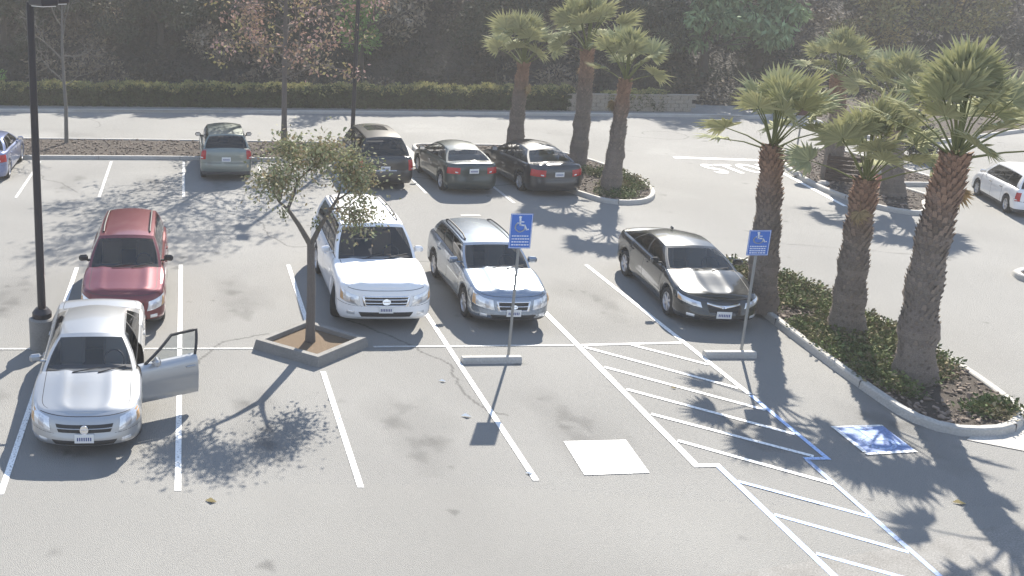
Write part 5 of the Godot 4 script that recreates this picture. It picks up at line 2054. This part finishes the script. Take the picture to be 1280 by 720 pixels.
	for t in list:
		var y := hill_y(t[1], t[2]) - 0.1
		var at := Vector3(t[1], y, t[2])
		if protos.has(t[0]):
			place(protos[t[0]], at, k * 1.7, t[4], t[3])
		else:
			var root := thing(t[0], t[4], "shrub" if "shrub" in t[0] or "bush" == t[0].right(4) else "tree", at, k * 1.7, group[t[0]])
			var kd: Array = kinds[t[0]]
			var m := MB.new()
			m.col = Color(0.10, 0.085, 0.07)
			var r := RandomNumberGenerator.new()
			r.seed = 50 + k
			var hh: float = kd[1]
			m.tube([Vector3(0, -0.3, 0), Vector3(0.05, hh * 0.3, 0), Vector3(0, hh * 0.6, 0.1)], [0.05 * hh, 0.035 * hh, 0.02 * hh], 8)
			var tp := []
			for b in 5:
				var a := b * 1.3
				branch(m, Vector3(0.04, hh * 0.25, 0), Vector3(cos(a), 0.9, sin(a)).normalized(), hh * 0.28, 0.018 * hh, 1, r, tp, 0.6, 0.1)
			obj("trunk", m, M.bark, root)
			obj("crown", kd[0], M[kd[2]], root)
			root.scale = Vector3.ONE * float(t[3])
			protos[t[0]] = root
		k += 1


# ------------------------------------------------------------------ small things
func build_small_things() -> void:
	# slatted screen on the side road island
	var root := thing("slatted_screen", "low brown slatted timber screen on the side road island", "screen", Vector3(22.35, 0.09, -33.55), -0.5)
	for k in 6:
		var m := MB.new()
		m.box(Vector3(0.5, 0.10 + k * 0.15, 0), Vector3(1.05, 0.115, 0.03), 0.008)
		obj("slat", m, M.timber, root)
	for x in [0.03, 0.97]:
		var m := MB.new()
		m.box(Vector3(x, 0.47, -0.06), Vector3(0.08, 0.98, 0.08), 0.01)
		obj("post", m, M.timber, root)
	# short post with cap
	root = thing("hydrant", "short reddish hydrant with a pale cap between two palms", "hydrant", Vector3(23.6, 0.08, -32.7))
	var m := MB.new()
	m.lathe(Vector3.ZERO, Vector3.UP, [Vector2(0.12, 0), Vector2(0.12, 0.05), Vector2(0.085, 0.07), Vector2(0.085, 0.42), Vector2(0.11, 0.43), Vector2(0.11, 0.46)], 14)
	obj("barrel", m, M.hydrant, root)
	m = MB.new()
	m.lathe(Vector3.ZERO, Vector3.UP, [Vector2(0.11, 0.46), Vector2(0.09, 0.53), Vector2(0.03, 0.57), Vector2(0.03, 0.6), Vector2(0, 0.6)], 14)
	obj("cap", m, M.pale_rock, root)
	for s in [-1.0, 1.0]:
		m = MB.new()
		m.lathe(Vector3(s * 0.08, 0.33, 0), Vector3(s, 0, 0), [Vector2(0.05, 0), Vector2(0.05, 0.06), Vector2(0, 0.065)], 10)
		obj("outlet", m, M.hydrant, root)
	# road sign seen from behind at the tip of that island
	root = thing("stop_sign", "octagonal road sign on a thin post, seen from behind the far palm", "sign", Vector3(22.75, 0.05, -36.0), -0.35)
	m = MB.new()
	m.tube([Vector3.ZERO, Vector3(0, 2.6, 0)], [0.03, 0.03], 8)
	obj("post", m, M.post_metal, root)
	m = MB.new()
	for i in 8:
		var a0 := TAU * (i + 0.5) / 8
		var a1 := TAU * (i + 1.5) / 8
		var c := Vector3(0, 2.3, 0.035)
		var p := c + Vector3(cos(a0), sin(a0), 0) * 0.38
		var q := c + Vector3(cos(a1), sin(a1), 0) * 0.38
		m.tri(c, p, q, Vector3(0, 0, 1), Vector3(0, 0, 1), Vector3(0, 0, 1))
		var b := Vector3(0, 0, -0.004)
		m.tri(c + b, p + b, q + b, Vector3(0, 0, -1), Vector3(0, 0, -1), Vector3(0, 0, -1))
		m.quad(p, q, q + b, p + b, p - c)
	obj("panel", m, M.sign_red, root)
	# pale rocks
	for p in [[22.0, -34.6, 0.16, "pale rock near the kerb of the side road island, farther from the camera"], [21.95, -33.0, 0.2, "pale rock near the kerb of the side road island, nearer the camera"]]:
		m = MB.new()
		var r := RandomNumberGenerator.new()
		r.seed = int(p[2] * 100)
		m.lathe(Vector3(p[0], 0.08, p[1]), Vector3.UP, [Vector2(p[2], 0), Vector2(p[2] * 0.9, p[2] * 0.45), Vector2(p[2] * 0.5, p[2] * 0.75), Vector2(0, p[2] * 0.8)], 9)
		tag(obj("rock", m, M.pale_rock), p[3], "rock", "pale rocks on the side road island")
	# litter and dead leaves
	for p in [[4.95, -15.85, "white scrap of paper on the asphalt near the third stall line", "paper_scrap", "scrap", 0.09], [5.4, -13.9, "tiny white scrap by the near end of the third stall line", "paper_scrap", "scrap", 0.06], [4.9, -17.3, "white scrap between the planter and the first wheel stop", "paper_scrap", "scrap", 0.07], [0.39, -13.1, "yellow dead leaf on the asphalt below the olive tree's shadow", "dead_leaf", "leaf", 0.09], [11.5, -13.05, "brown dead leaf in front of the palm island's end", "dead_leaf", "leaf", 0.09], [9.15, -17.0, "dark dead leaf between the hatch lines", "dead_leaf", "leaf", 0.05]]:
		m = MB.new()
		var s: float = p[5]
		var at := Vector3(p[0], 0.014, p[1])
		var up := Vector3(0, s * 0.35, 0)
		m.quad(at + Vector3(-s, 0, -s * 0.3), at + Vector3(0, 0, -s * 0.6) + up, at + Vector3(s, 0, s * 0.2), at + Vector3(0, 0, s * 0.6) + up * 0.6, Vector3.UP)
		tag(obj(p[3], m, M.litter if p[3] == "paper_scrap" else M.dead_leaf), p[2], p[4])
